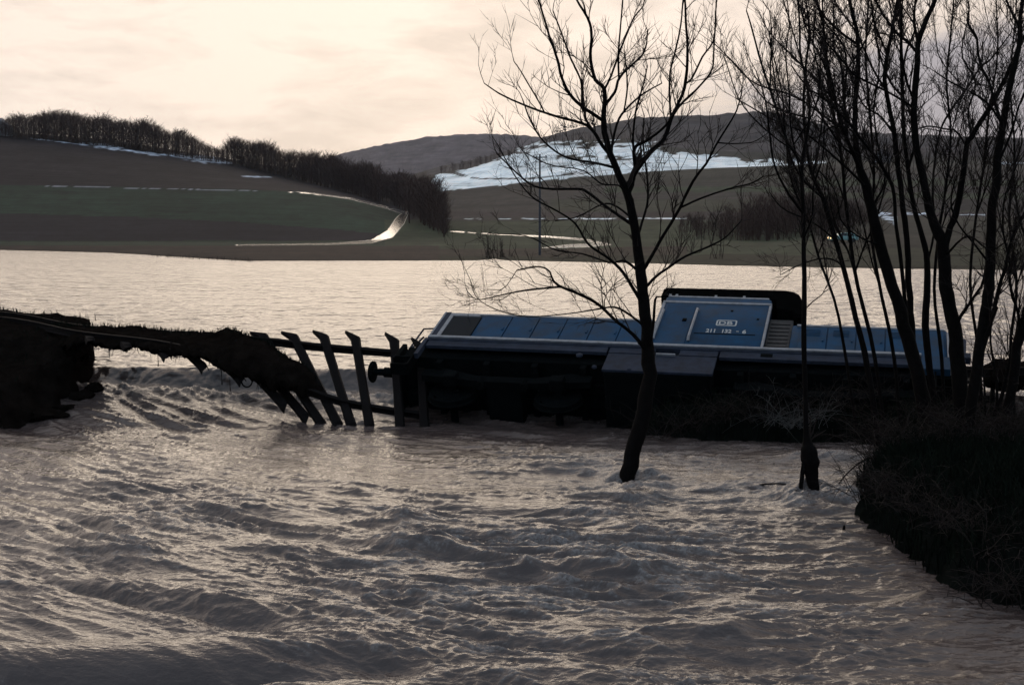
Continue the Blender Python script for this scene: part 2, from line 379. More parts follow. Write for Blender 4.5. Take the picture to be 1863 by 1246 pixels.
    yst = ip(PXm, [(780, 335), (800, 322), (880, 300), (960, 279), (1000, 268), (1060, 272), (1160, 268), (1200, 282), (1300, 290), (1450, 296), (1500, 297)])
    sn = (PXm > 780) & (PXm < 1500) & (D > 600) & (D < 1450) & (PY < ysb + n_b * 1.0) & (PY > yst + n_b * 7 - 1)
    n_c = fbm(PXm * .05, PY * .25, 1.1, 3)
    sn2 = (PXm > 930) & (PXm < 1200) & (D > 900) & (D < 1600) & (PY > 258) & (PY < 284) & (n_c > .12)
    hed = (np.abs(PY - ip(PXm, [(780, 312), (860, 322), (960, 326), (1050, 316), (1130, 312)])) < 1.3 + n_c * 2) & (PXm < 1080)
    hed |= (np.abs(PY - ip(PXm, [(940, 303), (1080, 299), (1200, 296), (1300, 300)])) < .4 + n_c * 1.2) & (PXm > 930) & (PXm < 1210)
    hed |= (np.abs(PY - ip(PXm, [(1020, 286), (1160, 287)])) < 2 + n_c * 7) & (PXm > 1010) & (PXm < 1170)
    sn = (sn | sn2) & ~hed
    col(sn, SNOW)
    col((np.abs(PY - 398 - n_c * 1.2) < .9) & rt & (PXm < 1250) & (n_c > -.12), SNOW)
    col((np.abs(PY - ip(PXm, [(85, 337), (280, 342), (460, 346)])) < .75) & (PXm > 85) & (PXm < 470) & (fbm(PXm * .12, PY * .3, 2.2, 3) > -.25), (.26, .27, .31))
    for (xa, ya, xb, yb_, th) in ((150, 262, 225, 268, 4.5), (190, 268, 300, 281, 2.2), (270, 281, 400, 285, 2.6), (330, 285, 420, 295, 5), (60, 252, 150, 263, 1.2), (440, 320, 500, 322, 1.2)):
        t = (PXm - xa) / (xb - xa)
        dd_ = np.abs(PY - (ya + (yb_ - ya) * t)) / (th * 1.25 * np.sin(PI * np.clip(t, 0.02, .98)) ** .4 * (1 + 1.2 * n_c).clip(.2) * ((t > 0) & (t < 1)) + 1e-6)
        al = (sstep(1.15, .45, dd_) * sstep(-.45, .15, fbm(PXm * .10, PY * .35, 6.2, 4)))[..., None]; C[:] = C * (1 - al) + np.array((.55, .60, .70)) * al
    for (xa, ya, xb, yb_, th) in ((1588, 386, 1630, 402, 5.5), (1640, 389, 1700, 390, 1.6), (1745, 391, 1790, 391, 1.2), (1800, 298, 1863, 298, 1), (1430, 292, 1470, 296, 2)):
        t = (PXm - xa) / (xb - xa)
        col((t > 0) & (t < 1) & (np.abs(PY - (ya + (yb_ - ya) * t)) < th * (1 + 1.2 * n_c)) & (fbm(PXm * .10, PY * .4, 8.2, 3) > -.2), (.5, .55, .62))
    C *= (1 + .30 * fbm(PXm * .03, PY * .10, 9.9, 4) + .10 * rng.normal(size=D.shape)).clip(.4, 1.6)[..., None]; C = C.clip(0, .95)
    # wet path and standing water in the meadow
    def wetline(pts, w, c=(.10, .09, .08), brk=-9):
        for (xa, ya, wa), (xb, yb2, wb) in zip(pts[:-1], pts[1:]):
            dx, dy = xb - xa, yb2 - ya; t = np.clip(((PXm - xa) * dx + (PY - ya) * dy) / (dx * dx + dy * dy), 0, 1)
            dd = np.hypot(PXm - xa - t * dx, (PY - ya - t * dy)); m = (dd < (wa + (wb - wa) * t) * w) & (D < 700) & (n_c > brk)
            C[m] = c; W[m] = 1
    wetline([(430, 446, 1.0), (600, 444, 1.3), (675, 440, 3), (710, 425, 8), (728, 402, 9), (738, 388, 5)], 1)
    wetline([(738, 388, 3), (700, 376, 2.3), (640, 361, 1.8), (560, 350, 1.3), (530, 349, 1)], 1, (.22, .20, .19), -.35)
    wetline([(820, 421, 1), (900, 426, 1), (1000, 431, 1.6), (1060, 436, 2.0), (1105, 445, 2.2)], 1, brk=-.3)
    wetline([(985, 452, 1), (1030, 449, 4), (1080, 446, 3), (1110, 445, 1)], 1)
    me = mesh_np('far_hills_and_fields', np.stack([XX, D, Z], -1), grid_faces(*D.shape), True)
    a = me.color_attributes.new('field', 'FLOAT_COLOR', 'POINT'); a.data.foreach_set('color', np.concatenate([C, np.ones(D.shape + (1,))], -1).astype(np.float32).ravel())
    a = me.attributes.new('wet', 'FLOAT', 'POINT'); a.data.foreach_set('value', W.astype(np.float32).ravel())
    o = link('hills', me, M_FIELD); tag(o, 'winter fields and wooded hills beyond the flooded lake', kind='structure')
    # lookup of ground height for planting
    def ground(px, D0):
        j = int(np.abs(X - px).argmin()); return float(np.interp(D0, D[:, j], Z[:, j]))
    def ground_px(px, py):   # nearest land point seen at this picture row
        j = int(np.abs(X - px).argmin())
        col_ = PY[3:, j]; i = np.argmax(col_ <= py); return float(D[3 + i, j])
    return ground, ground_px
ground_z, ground_D = build_terrain()
bed = MB(); bed.box(-400, 400, -60, 320, -3.2, -2.9); tag(bed.build('ground', M_BANK), kind='structure')

# ------------------------------------------------------------------ water
def crest_D(x):
    return ip(x, [(-60, 32.4), (-12, 32.1), (-9, 31.9), (-2, 31.3), (0, 30.6), (8, 28.2), (9, 27), (10.5, 23.5), (12, 21), (14, 19.5), (60, 16)])
BASES = [at(1140, 873, 22.4), at(1454, 902, 21), at(1481, 902, 21)]
def build_river():
    nr, nc = 800, 780
    t = np.linspace(0, 1, nr); D = 1 / (1 / 11.0 * (1 - t) + 1 / 38.0 * t)
    D[-1] = 38.0
    k = np.linspace(-.60, .56, nc)
    DD = D[:, None] + 0 * k[None, :]; XX = D[:, None] * k[None, :]
    cd = crest_D(XX)
    s = sstep(-.75, .05, DD - cd)                       # 0 river, 1 lake
    low = .46 * sstep(27.8, 31.2, DD) * sstep(6, 2, XX) - .10 * sstep(20, 12, DD)
    base = low * (1 - s) + LAKE * s
    # scalloped lip of the overfall
    base = base + .05 * s * (1 - s) * 4 * pn(XX * .8, DD * .3, 2)
    # flow-aligned coordinates: current runs from the breach down and to the right
    ang = np.interp(XX, [-9, -3, 4, 9], [R(-52), R(-30), R(-12), R(-35)])
    gx = np.linspace(-30, 30, 601); gs = np.interp(gx, [-8, -4, -1, 2, 5, 9], [.75, .62, .30, .02, -.10, .15]); gi = np.cumsum(gs) * .1
    psi = DD * 1.0 + np.interp(XX, gx, gi)
    def flow(sa, sb, k=0.0):
        return XX * sa - DD * k * sa, (psi + k * XX) * sb
    w1 = pn(XX * .35, DD * .35, 3.3); w2 = pn(XX * .35, DD * .35, 8.8); w3 = pn(XX * 1.1, DD * 1.1, 4.8)
    u, v = flow(.34, .95); big = pn(u + w1 * .7, v + w2 * .6, .5)
    u, v = flow(.72, 2.3, .12); mid = 1 - np.abs(pn(u + w2 * .9 + big * .5, v + w1 * .6 + .25 * w3, 1.5)) * 2
    u, v = flow(1.7, 4.8, -.15); md2 = 1 - np.abs(pn(u + mid * .35 + w3 * .4, v + w2 * .6, 2.5)) * 2
    u, v = flow(3.6, 8.5, .1); sm = 1 - np.abs(pn(u + md2 * .35 + w3 * .6, v + w1 * .5 + .3 * md2, 4.5)) * 2
    u, v = flow(7.5, 15, -.15); w4 = pn(XX * 4, DD * 4, 6.1); ti = 1 - np.abs(pn(u + sm * .4 + w4 * .5, v + w4 * .4, 5.5)) * 2
    u, v = flow(15, 28, .1); ti2 = 1 - np.abs(pn(u + ti * .4, v, 9.5)) * 2
    gust = np.clip(.9 + .9 * pn(XX * .9, psi * .9, 15.5) + .5 * pn(XX * 2.2, psi * 2.6, 16.5), .25, 2.0)
    # roughness field: calmer at lower left and in the tongue below the breach, wild at right of centre
    calm = np.exp(-(((XX + 3.6) / 1.7) ** 2 + ((DD - 12.6) / 1.5) ** 2)) * .9
    calm = np.maximum(calm, .55 * np.exp(-(((XX + 4) / 4) ** 2 + ((DD - 25) / 3.0) ** 2)))
    turb = np.clip(.75 + .5 * pn(XX * .22, DD * .22, 6.6), .35, 1.2) * (1 - calm)
    wild = np.exp(-(((XX - .8) / 2.6) ** 2 + ((DD - 17.2) / 2.2) ** 2)) + .7 * np.exp(-(((XX - 1.5) / 2.2) ** 2 + ((DD - 14.5) / 1.5) ** 2)) + .5 * np.exp(-(((XX + 4.5) / 2) ** 2 + ((DD - 19) / 1.8) ** 2))
    dist = np.clip((DD - 9) / 12, .6, 1.3)
    h = .11 * big * (1 - .4 * calm) + turb * (.062 * mid * (1 + .9 * wild) + .032 * md2 * gust ** .5 + .020 * sm * gust + .011 * ti * gust + .0055 * ti2 * gust)
    h = h - .05
    # big smooth hollow and roller in the lower left corner
    h += -.24 * np.exp(-(((DD - 12.35 - .10 * (XX + 4)) / .26) ** 2)) * sstep(-.4, -3.0, XX)
    h += .17 * np.exp(-(((DD - 13.1 - .12 * (XX + 4)) / .42) ** 2)) * sstep(.5, -2.6, XX)
    h += -.10 * np.exp(-(((DD - 15.0 + .62 * (XX + 4)) / .16) ** 2)) * sstep(-1.5, -3.5, XX) * sstep(-6.5, -5, XX)
    # a few standing waves
    for (px, py, sx, sy, hh, rot) in ((1130, 1045, .55, .32, .24, .1), (770, 1000, .42, .30, .22, -.2), (730, 950, .25, .3, .15, 0), (1330, 1150, .7, .3, .17, .1), (430, 930, .9, .35, .18, -.35),
                                      (960, 1040, .6, .25, .16, .1), (1250, 1120, .8, .25, .10, -.4), (260, 885, .8, .35, .14, -.2), (600, 895, .9, .3, .10, 0), (1180, 900, .5, .25, .12, .2), (160, 1000, .9, .3, .14, -.5),
                                      (1000, 850, 1, .3, .07, .1), (560, 1010, .7, .25, .12, -.3), (400, 1090, .9, .2, .10, -.5)):
        p = onz(px, py, 0); dx = XX - p.x; dy = DD - p.y; c, s_ = math.cos(rot), math.sin(rot)
        a = dx * c + dy * s_; b = -dx * s_ + dy * c
        h += .6 * hh * np.exp(-(a / (sx * 1.25)) ** 2 - (np.where(b < 0, b / (sy * .7), b / (sy * 1.8))) ** 2) * (1 + .35 * md2)
    river = h * (1 - s)
    foot = np.exp(-(((DD - cd + 1.25) / .45) ** 2)) * sstep(8, 6, XX)
    churn = pn(XX * 2.1, DD * 2.1, 3) + .6 * pn(XX * 5, DD * 5, 4) + .35 * pn(XX * 12, DD * 12, 5)
    river += foot * (.07 + .10 * churn)
    lake = s * (.010 * pn(XX * 1.3, DD * 2.6, 1) + .006 * pn(XX * 3.5, DD * 6, 2)) * sstep(38, 36, DD)
    Z = base + river + lake
    foam = foot * sstep(-.1, .5, churn + .25) * .9
    crestn = sm * .5 + ti * .45 + .25 * ti2 + .6 * mid + .35 * (gust - 1)
    foam = np.maximum(foam, sstep(1.0, 1.6, crestn + .35 * wild - .15 + .5 * turb - .45) * (1 - s) * sstep(.1, .5, .45 + .5 * pn(XX * .5, DD * .5, 12) + .5 * wild) * .75)
    far = np.exp(-(((DD - 22.5) / 3.0) ** 2)) * sstep(0.0, 1.5, XX)
    foam = np.maximum(foam, far * sstep(.5, 1.1, crestn) * .75)
    for p in BASES:
        r = np.hypot(XX - p.x - .12, (DD - p.y + .25) * .9); Z += .07 * np.exp(-((r - .42) / .2) ** 2) * (1 + churn) ; foam = np.maximum(foam, np.exp(-((r - .5) / .35) ** 2) * sstep(-.5, .3, churn) * .9)
    p = onz(1530, 822, .1); a = np.exp(-(((XX - p.x) / .7) ** 2 + ((DD - p.y + .35 * (XX - p.x)) / .3) ** 2)); Z += .16 * a; foam = np.maximum(foam, a * .9)
    me = mesh_np('flood_river', np.stack([XX, DD, Z], -1), grid_faces(nr, nc), True)
    a = me.attributes.new('foam', 'FLOAT', 'POINT'); a.data.foreach_set('value', np.clip(foam * .72, 0, 1).astype(np.float32).ravel())
    a = me.attributes.new('rough_water', 'FLOAT', 'POINT'); a.data.foreach_set('value', (1 - s).astype(np.float32).ravel())
    tag(link('flood_water', me, M_WATER), 'churning brown flood water in the foreground', kind='structure')
    # the lake beyond, and the same water outside the modelled fan
    D2 = np.geomspace(38.0, 420, 60); k2 = np.linspace(-.60, .56, 60)
    XX2 = D2[:, None] * k2[None, :]; V = np.stack([XX2, D2[:, None] + 0 * XX2, LAKE + 0 * XX2], -1)
    me = mesh_np('lake', V, grid_faces(60, 60), True); link('lake_water', me, M_WATER)['kind'] = 'structure'
build_river()

# ------------------------------------------------------------------ left embankment and right bank
def blades(mesh_name, P, hmin, hmax, w, n_mat, lean=.35, name='grass', label=None, cat=None):
    n = len(P); a = rng.uniform(0, 2 * PI, n); h = rng.uniform(hmin, hmax, n); l = rng.normal(0, lean, (n, 2)) * h[:, None]
    dx = np.cos(a) * w / 2; dy = np.sin(a) * w / 2
    V = np.zeros((n, 5, 3)); V[:, 0] = P + np.stack([-dx, -dy, 0 * a - .03], 1); V[:, 1] = P + np.stack([dx, dy, 0 * a - .03], 1)
    m = P + np.stack([l[:, 0] * .35, l[:, 1] * .35, h * .6], 1)
    V[:, 2] = m + np.stack([dx, dy, 0 * a], 1) * .7; V[:, 3] = m - np.stack([dx, dy, 0 * a], 1) * .7
    V[:, 4] = P + np.stack([l[:, 0], l[:, 1], h], 1)
    i = np.arange(n)[:, None] * 5
    T = np.concatenate([i + [0, 1, 2], i + [0, 2, 3], i + [3, 2, 4]], 0)
    o = link(name, mesh_np(mesh_name, V.reshape(-1, 3), T), n_mat); tag(o, label, cat, kind='stuff'); return o

def build_left_bank():
    # lofted mound, cut off at its right end where the flood broke through
    nu, nv = 150, 70
    prof_s = np.array([0, .12, .25, .36, .46, .56, .66, .78, .9, 1.0])
    prof_D = np.array([40, 37.5, 35.6, 34.6, 33.4, 31.4, 30.4, 29.4, 28.0, 26.0])
    prof_z = np.array([-1, .8, 1.75, 1.90, 1.94, 1.90, 1.70, 1.1, .45, -.8])
    u = np.linspace(0, 1, nu); s = np.linspace(0, 1, nv)
    Dp = np.interp(s, prof_s, prof_D); Zp = np.interp(s, prof_s, prof_z)
    xe_top = -9.45
    X = np.zeros((nu, nv)); D = np.zeros((nu, nv)); Z = np.zeros((nu, nv))
    for i, uu in enumerate(u):
        if uu < .8: x = -40 + (uu / .8) * (40 + xe_top); k = 1.0
        else:
            q = (uu - .8) / .2; x = xe_top + .0 * q; k = 1 - q
        zc = Zp; edge = np.interp(zc, [-1, .0, .4, .8, 1.2, 1.6, 1.9], [.65, .52, .42, .12, -.08, -.14, .0])
        xx = x + edge * np.clip((x + 14) / 4.5, 0, 1)
        Dc = 31.9
        X[i] = xx + (0 if k == 1 else .12 * math.sin(q * PI) * (1))
        D[i] = Dc + (Dp - Dc) * k; Z[i] = Zp + np.clip((-9.45 - x) * .012, 0, .35) - (1 - k) * .0
        if k < 1: Z[i] = Zp * k + (1 - k) * (-.6)
    X = np.where((D > 31.6) & (X > -14), X - (D / 31.6 - 1) * 9.6 * np.clip((X + 14) / 3, 0, 1), X)
    X = np.where((D < 30.2) & (X > -14), X - (30.2 - D) * .55 * np.clip((X + 14) / 3, 0, 1), X)
    Z = Z - .20 * sstep(-12.5, -9.6, X) * (Z > 1.2)
    nn = fbm(X * .9, D * .9, Z * .9, 5, .55); n2 = fbm(X * 2.4, D * 2.4, Z * 2.4 + 7, 4, .6)
    X += .10 * n2 + .10 * nn * (np.abs(X + 9.3) < 1); Z += .09 * nn + .05 * n2; D += .15 * fbm(X * 1.3, D * 1.3, Z + 9, 3)
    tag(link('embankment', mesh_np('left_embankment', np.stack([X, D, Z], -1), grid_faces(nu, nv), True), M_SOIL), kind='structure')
    # grass along crest and slope
    uu = rng.integers(0, int(nu * .8), 5200); vv = rng.integers(int(nv * .2), int(nv * .97), 5200)
    P = np.stack([X[uu, vv], D[uu, vv], Z[uu, vv]], 1) + rng.normal(0, .05, (5200, 3)) * [1, 1, 0]
    P = P[(P[:, 0] > -17)]
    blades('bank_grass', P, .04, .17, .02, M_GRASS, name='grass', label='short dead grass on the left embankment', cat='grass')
build_left_bank()

def poly_sdf(X, Y, poly):
    d = np.full(X.shape, 1e9); inside = np.zeros(X.shape, bool); n = len(poly)
    for i in range(n):
        x0, y0 = poly[i]; x1, y1 = poly[(i + 1) % n]
        ex, ey = x1 - x0, y1 - y0; t = np.clip(((X - x0) * ex + (Y - y0) * ey) / (ex * ex + ey * ey), 0, 1)
        d = np.minimum(d, np.hypot(X - x0 - t * ex, Y - y0 - t * ey))
        c = ((y0 > Y) != (y1 > Y)); inside ^= c & (X < (x1 - x0) * (Y - y0) / (y1 - y0 + 1e-12) + x0)
    return np.where(inside, d, -d)
BANKPOLY = [tuple(onz(a, b, 0).xy) for a, b in ((1863, 1086), (1760, 1060), (1700, 1028), (1640, 983), (1590, 940), (1568, 900), (1583, 855), (1610, 822), (1560, 806), (1480, 803), (1380, 800), (1280, 800), (1180, 792))]
BANKPOLY = BANKPOLY + [(2.0, 29.2), (5.0, 28.3), (8.2, 27.0), (9.6, 24.6), (11.2, 22.4), (14, 20.5), (30, 18), (30, 5), (9, 5), (7.6, 11.5)]
def bank_h(X, Y):
    d = poly_sdf(X, Y, BANKPOLY)
    n = fbm(X * .8, Y * .8, 3.3, 4, .5)
    d = d + .22 * n + .10 * fbm(X * 3.1, Y * 3.1, 5.3, 3, .6)
    capz = np.interp(Y, [5, 14, 18, 21, 24, 27, 30], [1.5, 1.15, .80, .62, .56, .72, .75]) + .25 * np.clip((X - 8) / 4, 0, 1) * sstep(20, 17, Y)
    h = np.where(d > 0, capz * (1 - np.exp(-d * 1.9 / capz)), d * 1.2)
    return h + .05 * fbm(X * 2.2, Y * 2.2, 1, 3) * (d > -.2)
def build_right_bank():
    xs = np.arange(1.2, 22, .085); ys = np.arange(8, 30.2, .085); X, Y = np.meshgrid(xs, ys)
    Z = np.maximum(bank_h(X, Y), -1.5)
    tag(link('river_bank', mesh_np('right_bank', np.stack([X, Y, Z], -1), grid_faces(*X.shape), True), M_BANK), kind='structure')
    n = 60000; P = np.stack([rng.uniform(2, 15, n), rng.uniform(13, 28.5, n)], 1); d = poly_sdf(P[:, 0], P[:, 1], BANKPOLY)
    P = P[d > -.12]; Z = bank_h(P[:, 0], P[:, 1]); P = np.concatenate([P, Z[:, None]], 1)
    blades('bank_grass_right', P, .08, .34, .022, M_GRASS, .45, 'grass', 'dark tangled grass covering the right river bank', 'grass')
build_right_bank()

# ------------------------------------------------------------------ track panels
def catmull(pts, n):
    P = np.array(pts, float); P = np.concatenate([[2 * P[0] - P[1]], P, [2 * P[-1] - P[-2]]])
    out = []
    m = len(P) - 3
    for k in range(n):
        t = k / (n - 1) * m; i = min(int(t), m - 1); t -= i
        a, b, c, d = P[i:i + 4]
        out.append(.5 * ((2 * b) + (c - a) * t + (2 * a - 5 * b + 4 * c - d) * t * t + (3 * b - a - 3 * c + d) * t ** 3))
    return np.array(out)
RAILP = [(-.062, 0), (.062, 0), (.062, .012), (.012, .028), (.010, .105), (.035, .118), (.035, .149), (-.035, .149), (-.035, .118), (-.010, .105), (-.012, .028), (-.062, .012)]
def sweep_rail(path, side, name, parent):
    """path (n,3), side: unit vectors across the track"""
    n = len(path); k = len(RAILP); V = []
    for i in range(n):
        t = path[min(i + 1, n - 1)] - path[max(i - 1, 0)]; t /= np.linalg.norm(t)
        s = side[i] - t * np.dot(side[i], t); s /= np.linalg.norm(s); up = np.cross(s, t)
        if up[2] < -.05 : up = -up
        for a, b in RAILP: V.append(path[i] + s * a + up * b)
    Fc = []
    for i in range(n - 1):
        for j in range(k): Fc.append((i * k + j, i * k + (j + 1) % k, (i + 1) * k + (j + 1) % k, (i + 1) * k + j))
    me = bpy.data.meshes.new(name); me.from_pydata([tuple(v) for v in V], [], Fc + [tuple(range(k)), tuple((n - 1) * k + j for j in reversed(range(k)))]); me.update()
    return link(name, me, M_RUST, parent)
def sleeper(p_top, p_bot, along, name, parent, w=.19, th=.085, horn=True):
    """steel trough sleeper from p_top to p_bot; along = rail direction"""
    a = Vector(p_bot) - Vector(p_top); L = a.length; a.normalize(); b = Vector(along); b = (b - a * b.dot(a)).normalized(); c = a.cross(b)
    if c.y > 0: c = -c
    m = MB(); o = Vector(p_top)
    # trough cross-section (b, c)
    sec = [(-.5, -.0), (-.36, -1.0), (.36, -1.0), (.5, 0), (.42, 0), (.30, -.82), (-.30, -.82), (-.42, 0)]
    st = []
    for t in (0.0, .035, .12, .5, .88, .965, 1.0):
        fl = 1 + .16 * (abs(t - .5) * 2) ** 3
        st.append((t, fl))
    n0 = len(m.v); k = len(sec)
    for (t, fl) in st:
        for (sb, sc) in sec:
            ext = 0
            if t in (0.0, 1.0) and horn:
                ext = (-.20 if t == 0 else .10) * (1 if sb < 0 else -.25) * 1.0
            bend = (.05 if t in (0.0, 1.0) and horn else 0)
            sh = -.10 if (t == 0.0 and horn and sb < 0) else 0
            q = o + a * (t * L + ext) + b * (sb * w * fl + sh) - c * (sc * th) + (c * -bend)
            m.v.append(tuple(q))
    for i in range(len(st) - 1):
        for j in range(k):
            m.f.append((n0 + i * k + j, n0 + i * k + (j + 1) % k, n0 + (i + 1) * k + (j + 1) % k, n0 + (i + 1) * k + j))
    m.f.append(tuple(n0 + j for j in range(k))); e = n0 + (len(st) - 1) * k; m.f.append(tuple(e + j for j in reversed(range(k))))
    s = m.build(name, M_RUST, parent)
    return s

R1 = [(-260, 566, 35.0), (0, 578, 33.4), (140, 602, 31.9), (300, 614, 31.1), (470, 625, 30.5), (560, 634, 30.15), (650, 641, 29.9), (720, 646, 29.7), (775, 652, 29.5)]
R2 = [(-260, 574, 33.5), (0, 588, 31.95), (140, 614, 30.45), (300, 634, 29.75), (430, 668, 29.3), (535, 707, 29.0), (620, 734, 28.9), (715, 751, 28.75), (775, 758, 28.7)]
track = empty('hanging_track', at(300, 620, 30.6))
tag(track, 'undermined railway track hanging over the breach, rusty rails with dangling sleepers', 'railway track')
TB = track.location.copy()
def loc(v): return np.array(v) - np.array(TB)
p1 = catmull([at(*q) for q in R1], 70); p2 = catmull([at(*q) for q in R2], 70)
side = p2 - p1; side /= np.linalg.norm(side, axis=1)[:, None]
sweep_rail(p1 - np.array(TB), side, 'rail', track); sweep_rail(p2 - np.array(TB), side, 'rail', track)
SLP = [((476, 608, 30.6), (572, 752, 28.7)), ((532, 609, 30.4), (606, 755, 28.6)), ((588, 609, 30.25), (634, 757, 28.5)), ((646, 612, 30.1), (670, 760, 28.4)), ((717, 616, 29.95), (727, 762, 28.3)),
       ((765, 626, 29.7), (772, 765, 28.3)), ((432, 612, 30.7), (541, 742, 28.9)), ((395, 610, 30.8), (502, 722, 29.0)), ((352, 607, 31.0), (440, 694, 29.1)), ((300, 606, 31.2), (372, 672, 29.2)),
       ((248, 603, 31.4), (304, 652, 29.3)), ((196, 600, 31.7), (232, 634, 29.6)), ((140, 598, 32.1), (165, 622, 29.9))]
for i, (a, b) in enumerate(SLP):
    b = (b[0] + (b[0] - a[0]) * .16, b[1] + (b[1] - a[1]) * .16, b[2] - .1) if i < 8 else b
    A, B = at(*a), at(*b); al = Vector(p1[50] - p1[45])
    sleeper(A - TB, B - TB, al, 'sleeper', track)
# soil still clinging between the rails
def build_clinging_soil():
    tops = [(95, 594, 32.2), (140, 597, 31.9), (190, 598, 31.6), (250, 602, 31.3), (310, 606, 31.1), (370, 610, 30.9), (430, 611, 30.7), (470, 627, 30.2), (505, 647, 29.8), (540, 665, 29.4), (568, 712, 29.1)]
    bots = [(95, 640, 30.3), (140, 622, 30.0), (190, 624, 29.9), (245, 626, 29.8), (300, 634, 29.4), (355, 646, 29.2), (410, 664, 29.1), (455, 678, 29.0), (495, 690, 28.95), (540, 706, 28.9), (575, 716, 28.9)]
    n = 150; T = catmull([at(*q) for q in tops], n); B = catmull([at(*q) for q in bots], n)
    nv = 44; th = np.linspace(0, 2 * PI, nv, endpoint=False); V = np.zeros((n, nv, 3))
    for i in range(n):
        c = (T[i] + B[i]) / 2; a = (T[i] - B[i]) / 2; t = T[min(i + 1, n - 1)] - T[max(i - 1, 0)]; t /= np.linalg.norm(t)
        nrm = np.cross(a, t); nrm /= np.linalg.norm(nrm)
        tp = (.10 + .24 * sstep(.45, .75, i / n)) * (1 - .45 * (i / n) ** 3)
        ca, sa = np.cos(th), np.sin(th)
        V[i] = c + np.sign(ca)[:, None] * (np.abs(ca) ** .8)[:, None] * a * 1.0 + (np.sign(sa) * np.abs(sa) ** .7 * tp)[:, None] * nrm
    x, y, z = V[..., 0], V[..., 1], V[..., 2]
    nz = fbm(x * 2.2, y * 2.2, z * 2.2, 5, .6); n2 = fbm(x * 3.1 + 5, y * 3.1, z * 3.1, 4, .6)
    lowm = np.clip(-np.cos(th), 0, 1)[None, :]
    V[..., 2] += .07 * nz - lowm * np.abs(n2) * .16; V[..., 0] += .07 * n2; V[..., 1] += .08 * nz
    i = np.arange(n - 1)[:, None] * nv; j = np.arange(nv)[None, :]; j2 = (j + 1) % nv
    Fc = np.stack([i + j, i + j2, i + nv + j2, i + nv + j], -1).reshape(-1, 4)
    me = mesh_np('clinging_soil', V, Fc, True)
    o = link('soil_clump', me, M_SOIL); tag(o, 'ragged dark ballast and turf clinging beneath the hanging rails', 'soil')
    # roots and torn grass hanging from it
    m = MB(); r = random.Random(3)
    for k in range(150):
        ii = r.randrange(5, n - 3); p = Vector(V[ii, nv // 2 + r.randint(-5, 5)]); L = r.uniform(.05, .22); d = Vector((r.uniform(-.4, .4), r.uniform(-.2, .2), -1)).normalized()
        m.tube([p, p + d * L * .5, p + d * L + Vector((r.uniform(-.04, .04), 0, 0))], [.006, .005, .002], 3, False)
    for (px, py0, py1) in ((287, 640, 666), (418, 690, 712), (403, 668, 700)):
        a = at(px, py0, 29.3); b = at(px + 1, py1, 29.3); m.tube([a, a.lerp(b, .6), b], [.008, .007, .014], 4)
    for k in range(5):   # looping root
        c = at(449, 698, 29.1); pts = [c + Vector((math.cos(a) * .11, .01 * k, math.sin(a) * .13 + .06)) for a in np.linspace(.3, -PI - .3, 12)]
        if k == 0: m.tube(pts, .016, 5)
    o2 = m.build('root', M_BARK, o); o2['kind'] = 'stuff'
    vi = rng.integers(0, n, 2200); P = V[vi, rng.integers(-7, 8, 2200) % nv]
    blades('verge_grass', P[:, :], .03, .12, .016, M_GRASS, .6, 'grass', 'grass tufts along the top of the hanging track', 'grass')
build_clinging_soil()
rk = MB()
def lump(mb, c, r, seed, sq=(1, 1, 1), det=10):
    q = random.Random(seed); n = len(mb.v)
    off = q.random() * 50
    for i in range(det + 1):
        la = -PI / 2 + PI * i / det
        for j in range(det + 2):
            lo = 2 * PI * j / (det + 2); d = Vector((math.cos(la) * math.cos(lo), math.cos(la) * math.sin(lo), math.sin(la)))
            k = 1 + .38 * float(fbm(np.array(d.x * 1.3 + off), np.array(d.y * 1.3), np.array(d.z * 1.3), 3))
            mb.v.append((c[0] + d.x * r * k * sq[0], c[1] + d.y * r * k * sq[1], c[2] + d.z * r * k * sq[2]))
    w = det + 2
    for i in range(det):
        for j in range(w): mb.f.append((n + i * w + j, n + i * w + (j + 1) % w, n + (i + 1) * w + (j + 1) % w, n + (i + 1) * w + j))
for i, (px, py, D, r, sq) in enumerate(((172, 706, 30.3, .20, (1, 1, .6)), (150, 722, 30.0, .26, (1, 1, .6)), (118, 745, 29.3, .22, (1.3, 1, .5)), (85, 757, 28.9, .3, (1.5, 1, .5)))):
    m = MB(); lump(m, at(px, py, D), r, i, sq); o = m.build('rock', M_SOIL, smooth=True)
    tag(o, ['small dark stone at the tip of the washed-out left bank', 'dark stone half under water below the left bank edge', 'flat dark stone in the shallows at the foot of the left bank', 'widest dark stone lapped by water under the left bank'][i], 'rock', 'stones at the foot of the left embankment')

# right-hand track stub behind the trees
tr = empty('track_stub', at(1800, 680, 26.2)); tag(tr, 'broken track end with turf behind the trees at the right edge', 'railway track'); TB2 = tr.location.copy()
q1 = catmull([at(1742, 681, 26.6), at(1800, 680, 26.6), at(1863, 672, 26.5), at(2000, 664, 26.2), at(2300, 650, 25.6)], 40)
q2 = catmull([at(1748, 686, 25.3), at(1800, 686, 25.3), at(1863, 683, 25.1), at(2000, 675, 24.8), at(2300, 662, 24.2)], 40)
sd2 = q2 - q1; sd2 /= np.linalg.norm(sd2, axis=1)[:, None]
sweep_rail(q1 - np.array(TB2), sd2, 'rail', tr); sweep_rail(q2 - np.array(TB2), sd2, 'rail', tr)
for k, px in enumerate((1760, 1822, 1890, 1958, 2026)):
    A = at(px, 676 - k * 2, 27.1); B = at(px + 4, 690 - k * 2, 24.7); sleeper(A - TB2, B - TB2, Vector((1, -.1, 0)), 'sleeper', tr)
m = MB(); n_ = 0
